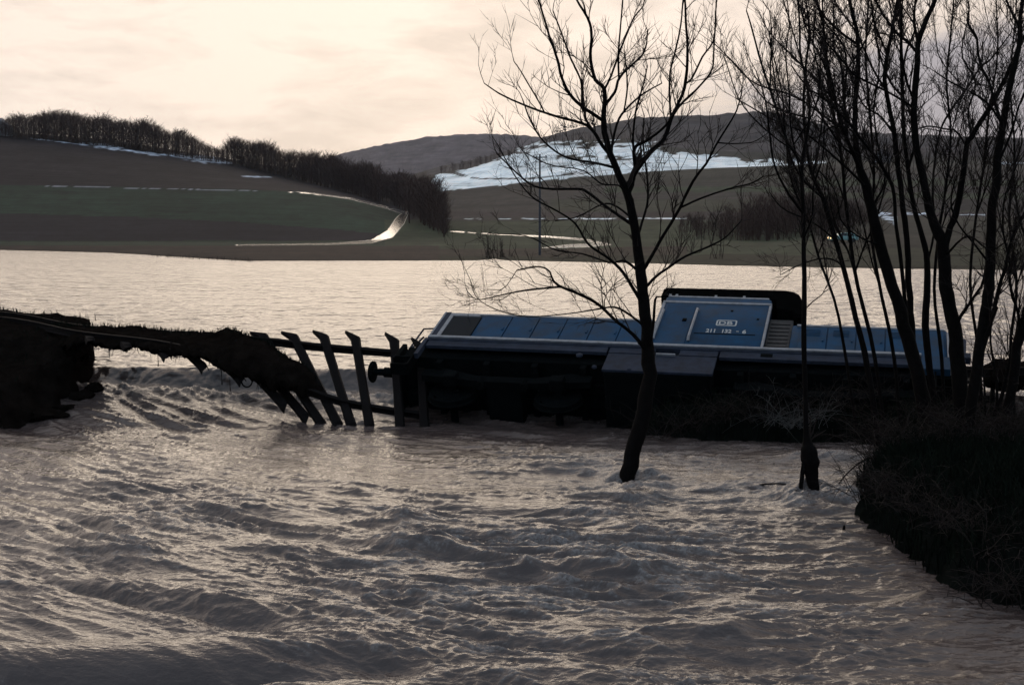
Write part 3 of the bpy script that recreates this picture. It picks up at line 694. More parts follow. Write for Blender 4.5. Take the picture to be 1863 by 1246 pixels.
for k in range(34):
    r_ = random.Random(k + 40); px = 1818 + 9 * k + r_.uniform(-4, 4); lump(m, at(px, 688 - .1 * k + r_.uniform(-8, 10) - 3, 25.9 + r_.uniform(-.6, .6)), r_.uniform(.17, .30), k + 90, (1.2, 1.2, .9), 8)
o = m.build('turf_clump', M_SOIL, smooth=True); tag(o, 'dark turf heap on the broken track at the right edge', 'soil')

# ------------------------------------------------------------------ locomotive lying on its side
ORG = Vector((2.838, 27.378, -.334))
MAT = Matrix(((0.96595636, 0.0766938, 0.24707565), (-0.25813453, 0.34912211, 0.90082202), (-0.01717211, -0.93393352, 0.35703404)))
def build_loco():
    L = empty('locomotive', ORG); L.rotation_euler = MAT.to_euler()
    tag(L, 'blue diesel locomotive tipped on its side across the breach, roof away', 'locomotive')
    Y = 1.5
    B = lambda *a: MB().box(*a)
    B(-5.42, 5.42, -1.3, 1.3, .98, 1.44).build('underframe', M_UNDER, L, bevel=.02)
    u = MB()
    for x in (-4.6, -3.6, -2.6, -1.6, 1.5, 2.5, 3.5, 4.6): u.box(x - .06, x + .06, -1.28, 1.28, .80, .975)
    for y in (-.5, .5): u.box(-5.3, 5.3, y - .08, y + .08, .76, .98)
    u.build('frame_beam', M_UNDER, L)
    for y in (-.95, .3):
        m = MB(); m.tube([(-5, y, .84), (-2, y + .05, .80), (1.5, y, .86), (5, y, .82)], .035, 8); m.build('brake_pipe', M_UNDER, L, True)
    B(-5.08, 5.40, -1.49, 1.49, 1.445, 1.53).build('running_board', M_SKIRT, L)
    for s in (-1, 1):
        y0, y1 = sorted((s * 1.492, s * 1.53))
        B(-5.02, 4.86, y0, y1, 1.515, 1.60).build('running_board_edge', M_TRIM, L, bevel=.008)
        sk = B(-4.98, -1.18, *sorted((s * 1.40, s * 1.475)), 1.20, 1.512)
        sk.build('side_skirt', M_SKIRT, L, bevel=.01)
        B(1.06, 4.84, *sorted((s * 1.40, s * 1.475)), 1.17, 1.512).build('side_skirt', M_SKIRT, L, bevel=.01)
    # tank amidships
    B(-1.10, .98, -1.40, 1.40, .44, 1.18).build('fuel_tank', M_UNDER, L, bevel=.03)  # black body: shade of its downward face is put into the colour
    B(-1.14, 1.02, -1.46, -1.405, .46, 1.20).build('tank_side', M_SKIRT, L, bevel=.01)
    B(-1.14, 1.02, 1.405, 1.46, .46, 1.20).build('tank_side', M_SKIRT, L, bevel=.01)
    tk = MB(); tk.box(-1.14, -.22, -1.47, -1.40, 1.21, 1.51); tk.box(.27, 1.02, -1.47, -1.40, 1.21, 1.51); tk.build('side_skirt', M_SKIRT, L)
    B(-.215, .265, -1.38, -1.30, 1.21, 1.50).build('air_intake', M_GRILL, L)
    B(1.85, 2.08, -1.482, -1.47, 1.26, 1.40).build('step_recess', M_UNDER, L)
    B(-.18, .20, -1.50, -1.44, 1.17, 1.205).build('step', M_TRIM, L)
    for x, z, r in ((-1.7, 1.05, .07), (-1.3, .55, .05), (-.6, .5, .04)):
        m = MB(); m.lathe([(0, r), (.03, r), (.05, r * .6)], (x, -1.44, z), (0, -1, 0), 12); m.build('filler_cap', M_SKIRT, L)
    # hoods
    def hood(name, x0, x1, doors, x_gr=None):
        h = B(x0, x1, -1.40, 1.40, 1.535, 2.98).build(name, M_BLUE, L, bevel=.05, smooth=True)
        g = MB()
        for z in (2.90,): g.box(x0 + .1, x1 - .05, -1.432, -1.402, z - .03, z + .03)
        g.build('roof_edge_trim', M_TRIM, h)
        for xd, wd in doors:
            d = B(xd + .012, xd + wd - .012, -1.43, -1.402, 1.62, 2.84).build('hood_door', M_BLUE, h, bevel=.006)
            m = MB(); m.box(xd + wd - .09, xd + wd - .06, -1.45, -1.431, 2.15, 2.28); m.build('handle', M_BLUE, d)
            v = MB()
            if x0 > 0 and random.random() < .5:
                for k in range(5): v.box(xd + .12, xd + wd - .14, -1.442, -1.431, 2.42 + k * .06, 2.45 + k * .06)
                v.build('louvre', M_BLUE, d)
        return h
    fh = hood('front_hood', -5.04, -.46, [(-4.12 + i * .60, .60) for i in range(6)])
    # radiator with pale frame
    g = MB(); g.box(-4.92, -4.84, -1.44, -1.402, 1.62, 2.86); g.box(-4.84, -4.25, -1.44, -1.402, 2.79, 2.86); g.build('grille_frame', M_TRIM, fh)
    B(-4.84, -4.20, -1.41, -1.402, 1.66, 2.785).build('grille_back', M_UNDER, fh)
    g = MB()
    for k in range(26): g.box(-4.83, -4.21, -1.428, -1.412, 1.68 + k * .0425, 1.70 + k * .0425)
    g.build('radiator_grille', M_GRILL, fh)
    for (x, y) in ((-5.06, -1.41),):
        B(-5.075, -5.03, -1.45, -1.30, 1.54, 2.95).build('trim_and_lit_edge', M_TRIM, fh, bevel=.012)  # pale strip: light caught by the hood end chamfer, put in as colour
        B(-5.03, -4.93, -1.438, -1.402, 1.62, 2.95).build('trim_and_lit_edge', M_SKIRT, fh)  # grey band beside it, same lit chamfer put into the colour
    B(-3.35, -1.15, -1.30, 1.2, 2.985, 3.13).build('roof_hatch', M_ROOF, fh, bevel=.05)
    B(-.95, -.50, -1.30, 1.1, 2.985, 3.08).build('roof_hatch', M_ROOF, fh, bevel=.03)
    m = MB(); m.lathe([(0, .62), (.12, .62), (.14, .56), (.16, .1)], (-4.3, 0, 2.98), (0, 0, 1), 24); m.build('radiator_fan_cowl', M_ROOF, fh)
    rh = hood('rear_hood', 2.34, 5.36, [(2.50 + i * .56, .56) for i in range(5)])
    B(3.0, 4.6, -1.30, 1.2, 2.985, 3.10).build('roof_hatch', M_ROOF, rh, bevel=.04)
    B(5.345, 5.40, -1.45, -1.30, 1.54, 2.75).build('trim_and_lit_edge', M_TRIM, rh, bevel=.012)
    B(4.86, 5.38, -1.50, -1.36, .98, 1.512).build('end_skirt', M_BLUE, L, bevel=.01)
    B(5.385, 5.42, -1.50, -1.38, .98, 1.45).build('trim_and_lit_edge', M_TRIM, L)
    B(-5.08, -5.0, -1.50, -1.38, .75, 1.44).build('trim_and_lit_edge', M_SKIRT, L)
    # cab
    c = B(-.40, 1.84, -1.50, 1.50, 1.535, 4.0).build('cab', M_BLUE, L, bevel=.045, smooth=True)
    B(-.425, 1.865, -1.525, -1.40, 3.66, 3.735).build('rain_gutter', M_TRIM, c, bevel=.012)
    B(-.425, -.36, -1.522, -1.44, 1.60, 3.64).build('trim_and_lit_edge', M_TRIM, c, bevel=.012)
    B(1.815, 1.865, -1.518, -1.44, 1.60, 3.64).build('trim_and_lit_edge', M_TRIM, c, bevel=.01)
    g = MB(); g.box(-.34, 1.78, -1.515, -1.44, 3.965, 4.03); g.build('cornice', M_TRIM, c, bevel=.01)
    for x in (-.36, -.22, .62, 1.22): B(x, x + .05, -1.50, -1.30, 4.02, 4.14).build('roof_bracket', M_TRIM, c)
    m = MB(); m.tube([(.37, -1.52, 1.78), (.37, -1.58, 1.84), (.37, -1.58, 3.22), (.37, -1.52, 3.30)], .028, 8); m.build('grab_rail', M_TRIM, c, True)
    m = MB(); m.tube([(-.33, -1.53, 1.80), (-.33, -1.57, 1.86), (-.33, -1.57, 3.16), (-.33, -1.53, 3.2)], .024, 8); m.build('grab_rail', M_TRIM, c, True)
    d = B(-.30, .30, -1.512, -1.502, 1.62, 3.56).build('door', M_BLUE, c, bevel=.004)
    B(.12, .2, -1.54, -1.513, 2.72, 2.82).build('handle', M_UNDER, d)
    B(.43, 1.66, -1.508, -1.5005, 2.17, 2.195).build('seam_strip', M_UNDER, c)
    for x, z in ((1.62, 2.92), (1.05, 3.3)): B(x, x + .05, -1.51, -1.5005, z, z + .06).build('vent_plug', M_UNDER, c)
    # right end wall with window
    e = B(1.845, 2.335, -1.30, 1.3, 1.535, 3.42).build('cab_end_wall', M_BROWN, L, bevel=.02)
    g = MB()
    for k in range(9): g.box(1.90, 2.28, -1.32, -1.302, 1.72 + k * .18, 1.80 + k * .18)
    g.build('louvre', M_BROWN, e)
    for y in (-.75, .15):
        w = B(1.842, 1.852, y - .32, y + .40, 3.43, 3.92).build('window', M_TRIM, c); B(1.850, 1.858, y - .28, y + .36, 3.46, 3.89).build('pane', M_GLASS, w)
        w = B(-.412, -.402, y - .32, y + .40, 3.1, 3.92).build('window', M_TRIM, c); B(-.418, -.410, y - .28, y + .36, 3.14, 3.89).build('pane', M_GLASS, w)
    # roof shell, overhanging the right end
    prof = [(-.54, 4.10), (-.54, 4.50), (-.47, 4.58), (2.05, 4.60), (2.25, 4.54), (2.38, 4.38), (2.46, 4.10), (2.52, 3.6), (2.53, 3.35), (2.40, 3.35), (2.30, 3.55), (1.96, 3.62), (1.90, 4.10)]
    MB().prism(prof, -1.46, 1.46).build('cab_roof', M_ROOF, L, bevel=.02)
    # emblem and running number
    def text(s, x, z, size, name, sx=1.0, parent=c, bold=0.0):
        cu = bpy.data.curves.new(name, 'FONT'); cu.body = s; cu.size = size; cu.extrude = .003; cu.offset = bold; cu.resolution_u = 3
        to = bpy.data.objects.new('t', cu); COL.objects.link(to)
        me = bpy.data.meshes.new_from_object(to.evaluated_get(bpy.context.evaluated_depsgraph_get())); bpy.data.objects.remove(to)
        co_ = np.zeros(len(me.vertices) * 3); me.vertices.foreach_get('co', co_); co_ = co_.reshape(-1, 3)
        v = np.stack([x + (co_[:, 0] - co_[:, 0].min()) * sx, -1.505 - co_[:, 2], z + co_[:, 1]], 1); me.vertices.foreach_set('co', v.ravel()); me.update()
        o = link(name, me, M_LETTER, parent); return o, v[:, 0].max()
    _, xe = text('211', .66, 2.245, .225, 'number_lettering', .62, bold=.006)
    _, xe = text('132', .99, 2.245, .225, 'number_lettering', .62, bold=.006)
    B(1.27, 1.32, -1.509, -1.5008, 2.315, 2.34).build('number_lettering', M_LETTER, c)
    text('6', 1.39, 2.245, .225, 'number_lettering', .75, bold=.006)
    # rounded frame of the railway emblem
    m = MB()
    def rr(x0, x1, z0, z1, r, n=4):
        p = []
        for cx, cz, a0 in ((x1 - r, z1 - r, 0), (x0 + r, z1 - r, PI / 2), (x0 + r, z0 + r, PI), (x1 - r, z0 + r, 3 * PI / 2)):
            for k in range(n + 1): a = a0 + PI / 2 * k / n; p.append((cx + math.cos(a) * r, cz + math.sin(a) * r))
        return p
    oo = rr(.82, 1.24, 2.58, 2.86, .05); ii = rr(.85, 1.21, 2.61, 2.83, .03); k = len(oo)
    m.v += [(x, -1.508, z) for x, z in oo] + [(x, -1.508, z) for x, z in ii] + [(x, -1.5, z) for x, z in oo] + [(x, -1.5, z) for x, z in ii]
    for i in range(k):
        j = (i + 1) % k; m.f += [(i, j, k + j, k + i), (i, 2 * k + i, 2 * k + j, j), (k + i, k + j, 3 * k + j, 3 * k + i)]
    em = m.build('emblem', M_LETTER, c)
    text('DB', .875, 2.64, .225, 'emblem_letters', 1.0, em, bold=.004)
    # ends: buffer beams, buffers, hooks, rails
    for s in (-1, 1):
        xb = -5.45 if s < 0 else 5.45
        bb = B(*sorted((xb, xb + s * .10)), -1.38, 1.38, .76, 1.42).build('buffer_beam', M_UNDER, L, bevel=.015)
        for y in (-.875, .875):
            m = MB(); ax = (s, 0, 0)
            m.lathe([(0, .13), (.02, .13), (.03, .105), (.34, .105), (.35, .075), (.56, .07), (.575, .225), (.62, .225), (.645, .20), (.652, 0)], (xb + s * .10, y, 1.06), ax, 24)
            m.build('buffer', M_UNDER, L, True)
        m = MB(); m.box(*sorted((xb + s * .1, xb + s * .35)), -.06, .06, .98, 1.10); m.tube([(xb + s * .3, 0, 1.05), (xb + s * .42, 0, 1.0), (xb + s * .40, 0, .85), (xb + s * .3, 0, .8)], .03, 8); m.build('coupling_hook', M_UNDER, L)
        for y in (-1.25, 1.25):
            m = MB(); m.tube([(xb - s * .02, y, 1.42), (xb - s * .02, y, 2.45), (xb - s * .3, y, 2.5)], .02, 6); m.build('handrail', M_SKIRT, L)
        m = MB(); 
        for z in (.35, .70): m.box(*sorted((xb - s * .35, xb + s * .02)), -1.45, -1.20, z, z + .03)
        m.box(*sorted((xb - s * .35, xb - s * .32)), -1.45, -1.22, .35, 1.0); m.build('steps', M_UNDER, L)
        for y in (-.9, .9):
            m = MB(); m.lathe([(0, .14), (.12, .14), (.13, .11)], (xb + s * .0 - s * .1, y, 1.62), (s, 0, 0), 16); m.build('headlamp', M_SKIRT, L)
    m = MB(); m.tube([(5.62, -1.28, 1.35), (5.66, -1.28, 2.2), (5.68, -1.28, 2.75)], .045, 6); m.box(5.56, 5.78, -1.34, -1.2, 1.85, 2.05); m.build('lamp_bracket', M_SKIRT, L)
    m = MB(); m.tube([(-5.55, -1.1, 1.45), (-5.42, -1.1, 2.35)], .022, 6); m.build('signal_rod', M_SKIRT, L)
    # bogies
    for xc in (-3.15, 3.15):
        bg = MB()
        for y in (-1.05, 1.05): bg.prism([(xc - 1.75, .55), (xc - 1.75, .82), (xc - 1.3, .88), (xc - .6, .62), (xc + .6, .62), (xc + 1.3, .88), (xc + 1.75, .82), (xc + 1.75, .55), (xc + .5, .38), (xc - .5, .38)], y - .07, y + .07)
        bg.box(xc - .35, xc + .35, -1.0, 1.0, .45, .80)
        for y in (-1.05, 1.05):
            for xa in (-.45, .45):
                for k in range(5): bg.lathe([(0, .09), (.03, .09)], (xc + xa, y, .30 + k * .05), (0, 0, 1), 10)
        b = bg.build('bogie', M_UNDER, L)
        for xa in (-1.1, 1.1):
            m = MB(); m.lathe([(-.95, .08), (.95, .08)], (xc + xa, 0, .475), (0, 1, 0), 12); m.build('axle', M_UNDER, b)
            for s in (-1, 1):
                m = MB(); m.lathe([(-.01, .10), (0, .50), (.03, .505), (.04, .475), (.13, .468), (.14, .38), (.10, .36), (.10, .14), (.17, .12), (.17, 0)], (xc + xa, s * .68, .475), (0, s, 0), 32); m.build('wheel', M_UNDER, b, True)
                m = MB(); m.box(xc + xa - .14, xc + xa + .14, *sorted((s * .98, s * 1.22)), .34, .62); m.build('axle_box', M_UNDER, b, bevel=.03)
    return L
build_loco()

# ------------------------------------------------------------------ bare trees in the foreground
def PX(w, D): return .72 * w / F * D / 2
class Tree:
    def __init__(s, name, base, label, cat='tree', group=None, seed=1):
        s.root = empty(name, base); tag(s.root, label, cat, group); s.r = random.Random(seed); s.o = Vector(base); s.twigs = MB(); s.n = 0; s.n_base = group is None; s.axes = []
    def limb(s, pts, D0, D1=None, name='branch', twig=1.0, sides=8, zz=0.0, up=.55, tl=1.0, build=True):
        """pts: (px, py, width px); depth runs from D0 to D1"""
        D1 = D0 if D1 is None else D1; n = len(pts); k = max(6, int(n * 3))
        P = []
        cum = [0]
        for i in range(1, n): cum.append(cum[-1] + math.hypot(pts[i][0] - pts[i - 1][0], pts[i][1] - pts[i - 1][1]))
        for i, q in enumerate(pts):
            D = D0 + (D1 - D0) * cum[i] / cum[-1]; P.append(at(q[0], q[1], D))
        C = [Vector(p) for p in catmull(P, k)]
        if s.axes and build:
            best = min(((a - C[0]).length, i) for i, a in enumerate(s.axes))
            if .03 < best[0] < .9:
                q = s.axes[best[1]]; off = q - C[0]
                for i in range(k): C[i] = C[i] + off * max(0, 1 - i / (k * .35)) ** 1.5
        s.axes += [C[i].lerp(C[i + 1], t) for i in range(k - 1) for t in (0, .5)]
        W = catmull([(q[2] * 1.0, 0, 0) for q in pts], k)[:, 0]
        rad = [max(.006, PX(w, p.y)) for w, p in zip(W, C)]
        amp = .25
        for i in range(1, k - 1):
            C[i] += Vector((s.r.gauss(0, 1), s.r.gauss(0, 1), s.r.gauss(0, .4))) * rad[i] * amp * .35
        rad = [r * s.r.uniform(.96, 1.06) for r in rad]
        if build:
            m = MB(); m.tube([c - s.o for c in C], rad, sides); m.build(name, M_BARK, s.root, True)
        # side shoots
        L = sum((C[i + 1] - C[i]).length for i in range(k - 1))
        cnt = int(L * (4.0 if s.n_base else 6.8) * twig)
        for _ in range(cnt):
            t = s.r.uniform(.12 if name != 'trunk' else .45, 1) * (k - 1); i = min(int(t), k - 2); f = t - i
            p = C[i].lerp(C[i + 1], f); d = (C[i + 1] - C[i]).normalized()
            s.shoot(p, d, s.r.uniform(.35, 1.05) * tl * (.55 + .45 * (1 - t / k)), min(rad[i] * .5, .012), 0, up)
        s.shoot(C[-1], (C[-1] - C[-2]).normalized(), .6 * tl, rad[-1] * .9, 0, up)
    def shoot(s, p, d, L, r, lev, up):
        R_ = s.r
        ax = Vector((R_.gauss(0, 1), R_.gauss(0, 1), R_.gauss(0, 1))); ax = (ax - d * ax.dot(d))
        if ax.length < 1e-4: return
        ax.normalize(); a = R_.uniform(.35, .95)
        v = (d * math.cos(a) + ax * math.sin(a)); v = (v + Vector((0, 0, up * .55))).normalized()
        n = 5 if lev == 0 else 4; pts = [p]; q = p.copy()
        for i in range(n - 1):
            v = (v + Vector((R_.gauss(0, .16), R_.gauss(0, .16), R_.gauss(0, .10) + up * .12))).normalized()
            q = q + v * L / (n - 1); pts.append(q.copy())
        r = max(r, .0035)
        s.twigs.tube([c - s.o for c in pts], [r * (1 - .72 * i / (n - 1)) for i in range(n)], 3, False); s.n += 1
        if lev < 2:
            for _ in range(R_.choice((3, 4, 5, 6)) if lev == 0 else R_.choice((0, 1, 2, 3))):
                t = R_.uniform(.2, .95) * (n - 1); i = min(int(t), n - 2)
                s.shoot(pts[i].lerp(pts[i + 1], t - i), (pts[i + 1] - pts[i]).normalized(), L * R_.uniform(.35, .7), r * .62, lev + 1, up)
    def done(s):
        o = s.twigs.build('twigs', M_TWIG, s.root); o['kind'] = 'stuff'

DA = 22.4
A = Tree('tree', at(1140, 876, DA), 'bare forked tree standing in the flood left of the locomotive cab', seed=11)
def rel(D, a=1): return D + A.r.uniform(-1, 1) * a
A.limb([(1137, 895, 46), (1141, 873, 42), (1152, 820, 40), (1170, 755, 38), (1180, 685, 36), (1178, 620, 31), (1170, 545, 28), (1165, 490, 26), (1156, 425, 23), (1146, 368, 21), (1139, 345, 20)], DA, DA, 'trunk', .35, 14)
A.limb([(1141, 352, 19), (1120, 303, 17), (1105, 262, 15), (1098, 219, 14), (1100, 165, 10), (1083, 145, 9), (1074, 108, 8), (1076, 67, 7), (1071, 37, 6.5), (1049, 0, 5), (1035, -30, 4)], DA, DA - .5, twig=.9)
A.limb([(1099, 195, 9), (1106, 185, 8), (1120, 165, 7), (1127, 142, 6.5), (1150, 118, 5.5), (1167, 103, 5), (1176, 81, 4), (1178, 55, 3)], DA - .3, DA + .5)
A.limb([(1126, 145, 5), (1125, 101, 5), (1128, 60, 4), (1133, 0, 3.5), (1134, -30, 3)], DA, DA - .8)
A.limb([(1101, 166, 6), (1110, 145, 5.5), (1125, 101, 5), (1140, 64, 4.5), (1152, 35, 4), (1170, 12, 3)], DA - .3, DA + .2)
A.limb([(1100, 221, 10), (1066, 199, 8.5), (1039, 175, 8), (1022, 142, 7), (1014, 108, 6.5), (1002, 74, 5.5), (985, 17, 5), (974, -20, 4)], DA - .3, DA - 1.2)
A.limb([(1064, 199, 6), (1059, 152, 5), (1047, 125, 5), (1036, 101, 4.5), (1019, 54, 4), (1006, 20, 3)], DA - .5, DA - .2)
A.limb([(1106, 285, 10), (1096, 270, 9), (1084, 248, 8.5), (1074, 233, 8), (1056, 224, 7), (1002, 209, 6), (955, 192, 5), (911, 172, 4), (881, 152, 2.5)], DA, DA - 1.6)
A.limb([(1078, 238, 6), (1066, 216, 5.5), (1062, 190, 4.5), (1060, 150, 4)], DA - .2, DA + .5)
A.limb([(1004, 209, 4), (975, 175, 3.8), (948, 131, 3.2), (935, 112, 2.5)], DA - 1, DA - 1.3)
A.limb([(1112, 283, 8), (1113, 263, 7), (1125, 219, 6), (1140, 198, 5.5), (1160, 179, 5), (1180, 165, 4), (1204, 152, 3)], DA, DA + 1)
A.limb([(1142, 196, 4), (1141, 145, 4), (1136, 100, 3)], DA + .4, DA + .8)
A.limb([(1141, 352, 17), (1149, 335, 15), (1153, 318, 14), (1167, 297, 13), (1187, 273, 12), (1208, 254, 11), (1221, 216, 10), (1231, 195, 8.5), (1246, 155, 8), (1251, 101, 7), (1248, 44, 6), (1246, 0, 5), (1245, -30, 4)], DA, DA + .6)
A.limb([(1222, 214, 7), (1240, 190, 6), (1258, 172, 6), (1268, 162, 5), (1295, 128, 4.5), (1299, 84, 4), (1301, 40, 3)], DA + .4, DA + 1.3)
A.limb([(1245, 160, 5), (1258, 145, 5), (1278, 104, 4.5), (1299, 71, 4), (1303, 0, 3)], DA + .5, DA - .3)
A.limb([(1219, 222, 6), (1218, 189, 5.5), (1219, 135, 5), (1230, 88, 4.5), (1238, 50, 4), (1243, 0, 3)], DA + .4, DA + 1)
A.limb([(1152, 322, 9), (1155, 300, 8), (1154, 270, 8), (1177, 256, 7), (1208, 232, 6), (1232, 200, 5)], DA, DA - 1)
A.limb([(1154, 282, 6), (1152, 249, 5.5), (1157, 202, 5), (1171, 152, 4), (1178, 120, 3)], DA - .2, DA - 1)
A.limb([(1157, 560, 9), (1147, 530, 8.5), (1128, 493, 8), (1104, 468, 7), (1070, 444, 6), (1046, 406, 5), (1010, 382, 4.5), (970, 360, 4), (938, 322, 3), (905, 262, 2.5)], DA, DA - 1.8)
A.limb([(1162, 640, 10), (1140, 606, 9), (1118, 584, 8.5), (1090, 555, 8), (1056, 536, 7.5), (1012, 517, 6), (998, 492, 4.5), (975, 485, 4), (940, 492, 3)], DA, DA - 2.2, up=.3)
A.limb([(1014, 518, 5), (960, 527, 4.5), (920, 535, 3.5), (870, 545, 2.5), (850, 530, 2)], DA - 1.4, DA - 2.6, up=.3)
A.limb([(1152, 410, 9), (1125, 392, 8), (1100, 374, 7.5), (1069, 350, 7), (1052, 344, 6.5), (1002, 344, 6), (968, 337, 5), (938, 313, 4), (904, 280, 3)], DA, DA + 1.6)
A.limb([(1118, 306, 7), (1083, 297, 6), (1029, 286, 5), (988, 256, 4.5), (965, 219, 4), (951, 182, 3)], DA - .1, DA - 1.4)
A.limb([(1153, 400, 6), (1120, 375, 5), (1095, 372, 4), (1050, 395, 3), (1010, 402, 2.5)], DA, DA + 1.5, up=.2)
A.limb([(1166, 600, 7), (1148, 580, 6), (1120, 560, 5), (1090, 562, 4), (1040, 570, 3), (960, 576, 2.5), (905, 564, 2.5), (868, 542, 2), (856, 510, 2)], DA, DA - 2.5, up=.35)
A.limb([(1163, 500, 7), (1135, 476, 6), (1110, 478, 4), (1060, 462, 4), (1010, 455, 3), (960, 430, 2.5), (890, 425, 2)], DA, DA - 1, up=.3)
A.limb([(1168, 500, 10), (1180, 479, 9), (1206, 431, 8), (1235, 382, 7.5), (1260, 331, 7), (1286, 296, 6), (1305, 260, 5), (1338, 206, 4), (1350, 167, 3)], DA, DA - 1.2)
A.limb([(1234, 384, 6), (1280, 360, 5), (1325, 344, 4.5), (1366, 334, 4), (1389, 321, 3)], DA - .5, DA - 1.5)
A.limb([(1303, 268, 4), (1340, 262, 3), (1372, 258, 2.5), (1400, 240, 2)], DA - 1, DA - 1.6)
A.limb([(1178, 530, 8), (1195, 505, 7), (1215, 488, 6.5), (1248, 466, 6), (1293, 447, 5), (1321, 431, 4), (1350, 400, 3)], DA, DA + 1.4)
A.limb([(1163, 440, 7), (1175, 389, 6), (1179, 357, 5.5), (1177, 318, 5), (1170, 260, 4), (1172, 210, 3)], DA, DA + 1)
A.limb([(1186, 640, 8), (1189, 598, 7), (1192, 545, 6), (1204, 539, 3), (1215, 520, 2.5)], DA, DA - .8, twig=.5)
A.limb([(1150, 380, 6), (1130, 340, 4), (1095, 335, 4), (1060, 310, 3), (1000, 300, 3), (950, 275, 2)], DA, DA - 2)
A.done()

DBt = 21.0
B_ = Tree('tree', at(1470, 905, DBt), 'thin upright tree on a split stump in the rapids, right of the cab', seed=23)
B_.limb([(1483, 918, 20), (1482, 902, 26), (1478, 870, 32), (1474, 838, 44), (1471, 818, 40), (1467, 790, 15), (1465, 700, 13), (1463, 600, 13), (1463, 500, 12), (1461, 400, 10), (1459, 304, 9), (1468, 250, 8), (1473, 200, 7), (1468, 150, 6), (1456, 100, 5.5), (1455, 50, 5), (1451, -20, 4)], DBt, DBt + .3, 'trunk', .9, 12)
B_.limb([(1447, 918, 12), (1453, 900, 12), (1459, 870, 11), (1463, 838, 12), (1468, 815, 12)], DBt - .1, DBt, 'trunk', .0, 8)
B_.limb([(1461, 390, 7), (1432, 349, 6), (1408, 297, 5.5), (1400, 241, 5), (1392, 181, 4), (1376, 130, 3)], DBt, DBt - 1)
B_.limb([(1459, 300, 7), (1432, 257, 6.5), (1416, 209, 6), (1404, 172, 6), (1384, 112, 5), (1368, 52, 4), (1358, 20, 3)], DBt, DBt + 1)
B_.limb([(1404, 174, 4), (1402, 120, 4), (1404, 60, 3), (1400, 20, 3)], DBt + .7, DBt + 1)
B_.limb([(1462, 430, 5), (1478, 390, 4.5), (1480, 340, 4), (1496, 290, 3.5), (1500, 230, 3)], DBt, DBt - 1)
B_.limb([(1459, 320, 5), (1440, 240, 4), (1436, 170, 4), (1430, 100, 3.5), (1436, 40, 3), (1430, -10, 3)], DBt, DBt - .8)
B_.limb([(1466, 260, 4), (1486, 200, 4), (1490, 140, 3.5), (1480, 80, 3), (1484, 20, 2.5)], DBt, DBt - .8)
B_.limb([(1455, 270, 4.5), (1410, 250, 4), (1350, 190, 3), (1318, 105, 2.5)], DBt, DBt - 1.4)
B_.limb([(1457, 220, 4.5), (1400, 190, 4), (1350, 130, 3), (1300, 80, 2.2)], DBt + .5, DBt + 1.8)
B_.done()

G = 'bare trees crowded on the right bank'
DT = 23.6
T = Tree('tree', at(1690, 800, DT), 'thick leaning bare trunk, leftmost of the clump on the right bank', seed=31, group=G)
T.limb([(1697, 815, 40), (1690, 780, 38), (1676, 720, 36), (1662, 650, 35), (1642, 580, 32), (1618, 505, 29), (1598, 430, 28), (1581, 361, 25), (1566, 310, 20), (1560, 281, 16), (1555, 230, 13), (1557, 181, 12), (1561, 130, 11), (1561, 72, 10), (1555, 40, 9), (1545, 0, 8), (1540, -30, 7)], DT, DT + .4, 'trunk', .5, 12)
T.limb([(1566, 312, 12), (1548, 270, 10), (1532, 235, 9), (1525, 210, 8), (1515, 160, 7), (1505, 110, 6), (1500, 60, 5), (1485, 0, 4)], DT, DT - 1)
T.limb([(1556, 240, 8), (1540, 180, 7), (1530, 120, 6), (1516, 80, 5), (1517, 20, 4), (1510, -10, 4)], DT, DT + 1)
T.limb([(1560, 85, 7), (1530, 60, 6), (1500, 30, 5), (1475, -10, 4)], DT + .3, DT - 1)
T.limb([(1558, 190, 6), (1520, 175, 5), (1480, 140, 4.5), (1440, 100, 4), (1400, 60, 3), (1380, 20, 2)], DT, DT + 2)
T.limb([(1575, 340, 7), (1545, 310, 6), (1500, 270, 5), (1460, 240, 4), (1410, 220, 3.5), (1340, 180, 3)], DT, DT - 1.8)
T.limb([(1585, 380, 6), (1610, 330, 5), (1600, 280, 5), (1590, 200, 4), (1600, 120, 4), (1590, 40, 3)], DT, DT + 1)
T.limb([(1600, 450, 5), (1560, 430, 4), (1530, 400, 4), (1520, 350, 3), (1490, 310, 3)], DT, DT - 1)
for q in ([(1552, 255, 6), (1522, 190, 5), (1500, 120, 4.5), (1470, 60, 4), (1452, 0, 3)], [(1562, 290, 6), (1528, 260, 5), (1488, 200, 4.5), (1466, 140, 4), (1446, 70, 3.5), (1425, 0, 3)],
          [(1557, 170, 5), (1538, 90, 4.5), (1500, 40, 4), (1480, -10, 3)], [(1560, 110, 5), (1580, 60, 4), (1600, 0, 3)], [(1530, 230, 5), (1510, 230, 4), (1475, 250, 3.5), (1420, 180, 3), (1395, 110, 2.5)]):
    T.limb(q, DT, DT + T.r.uniform(-1.5, 1.5))
T.limb([(1556, 240, 8), (1520, 225, 6), (1470, 190, 5), (1430, 170, 4.5), (1370, 150, 4), (1320, 100, 2.5)], DT, DT + 1.4)
T.done()
T = Tree('tree', at(1590, 800, DT - .3), 'slender bare tree slanting to the left in front of the rear hood', seed=37, group=G)
T.limb([(1600, 810, 16), (1590, 740, 16), (1577, 660, 15), (1560, 590, 14), (1538, 500, 13), (1519, 433, 12), (1497, 361, 11), (1478, 318, 9), (1468, 270, 8), (1462, 200, 7), (1465, 130, 6), (1472, 60, 5), (1466, 0, 4)], DT - .3, DT - .9, 'trunk', .8, 8)
T.limb([(1497, 365, 6), (1462, 330, 5.5), (1440, 290, 5), (1428, 240, 4.5), (1424, 180, 4), (1412, 120, 3), (1400, 80, 3)], DT - .8, DT - 1.7)
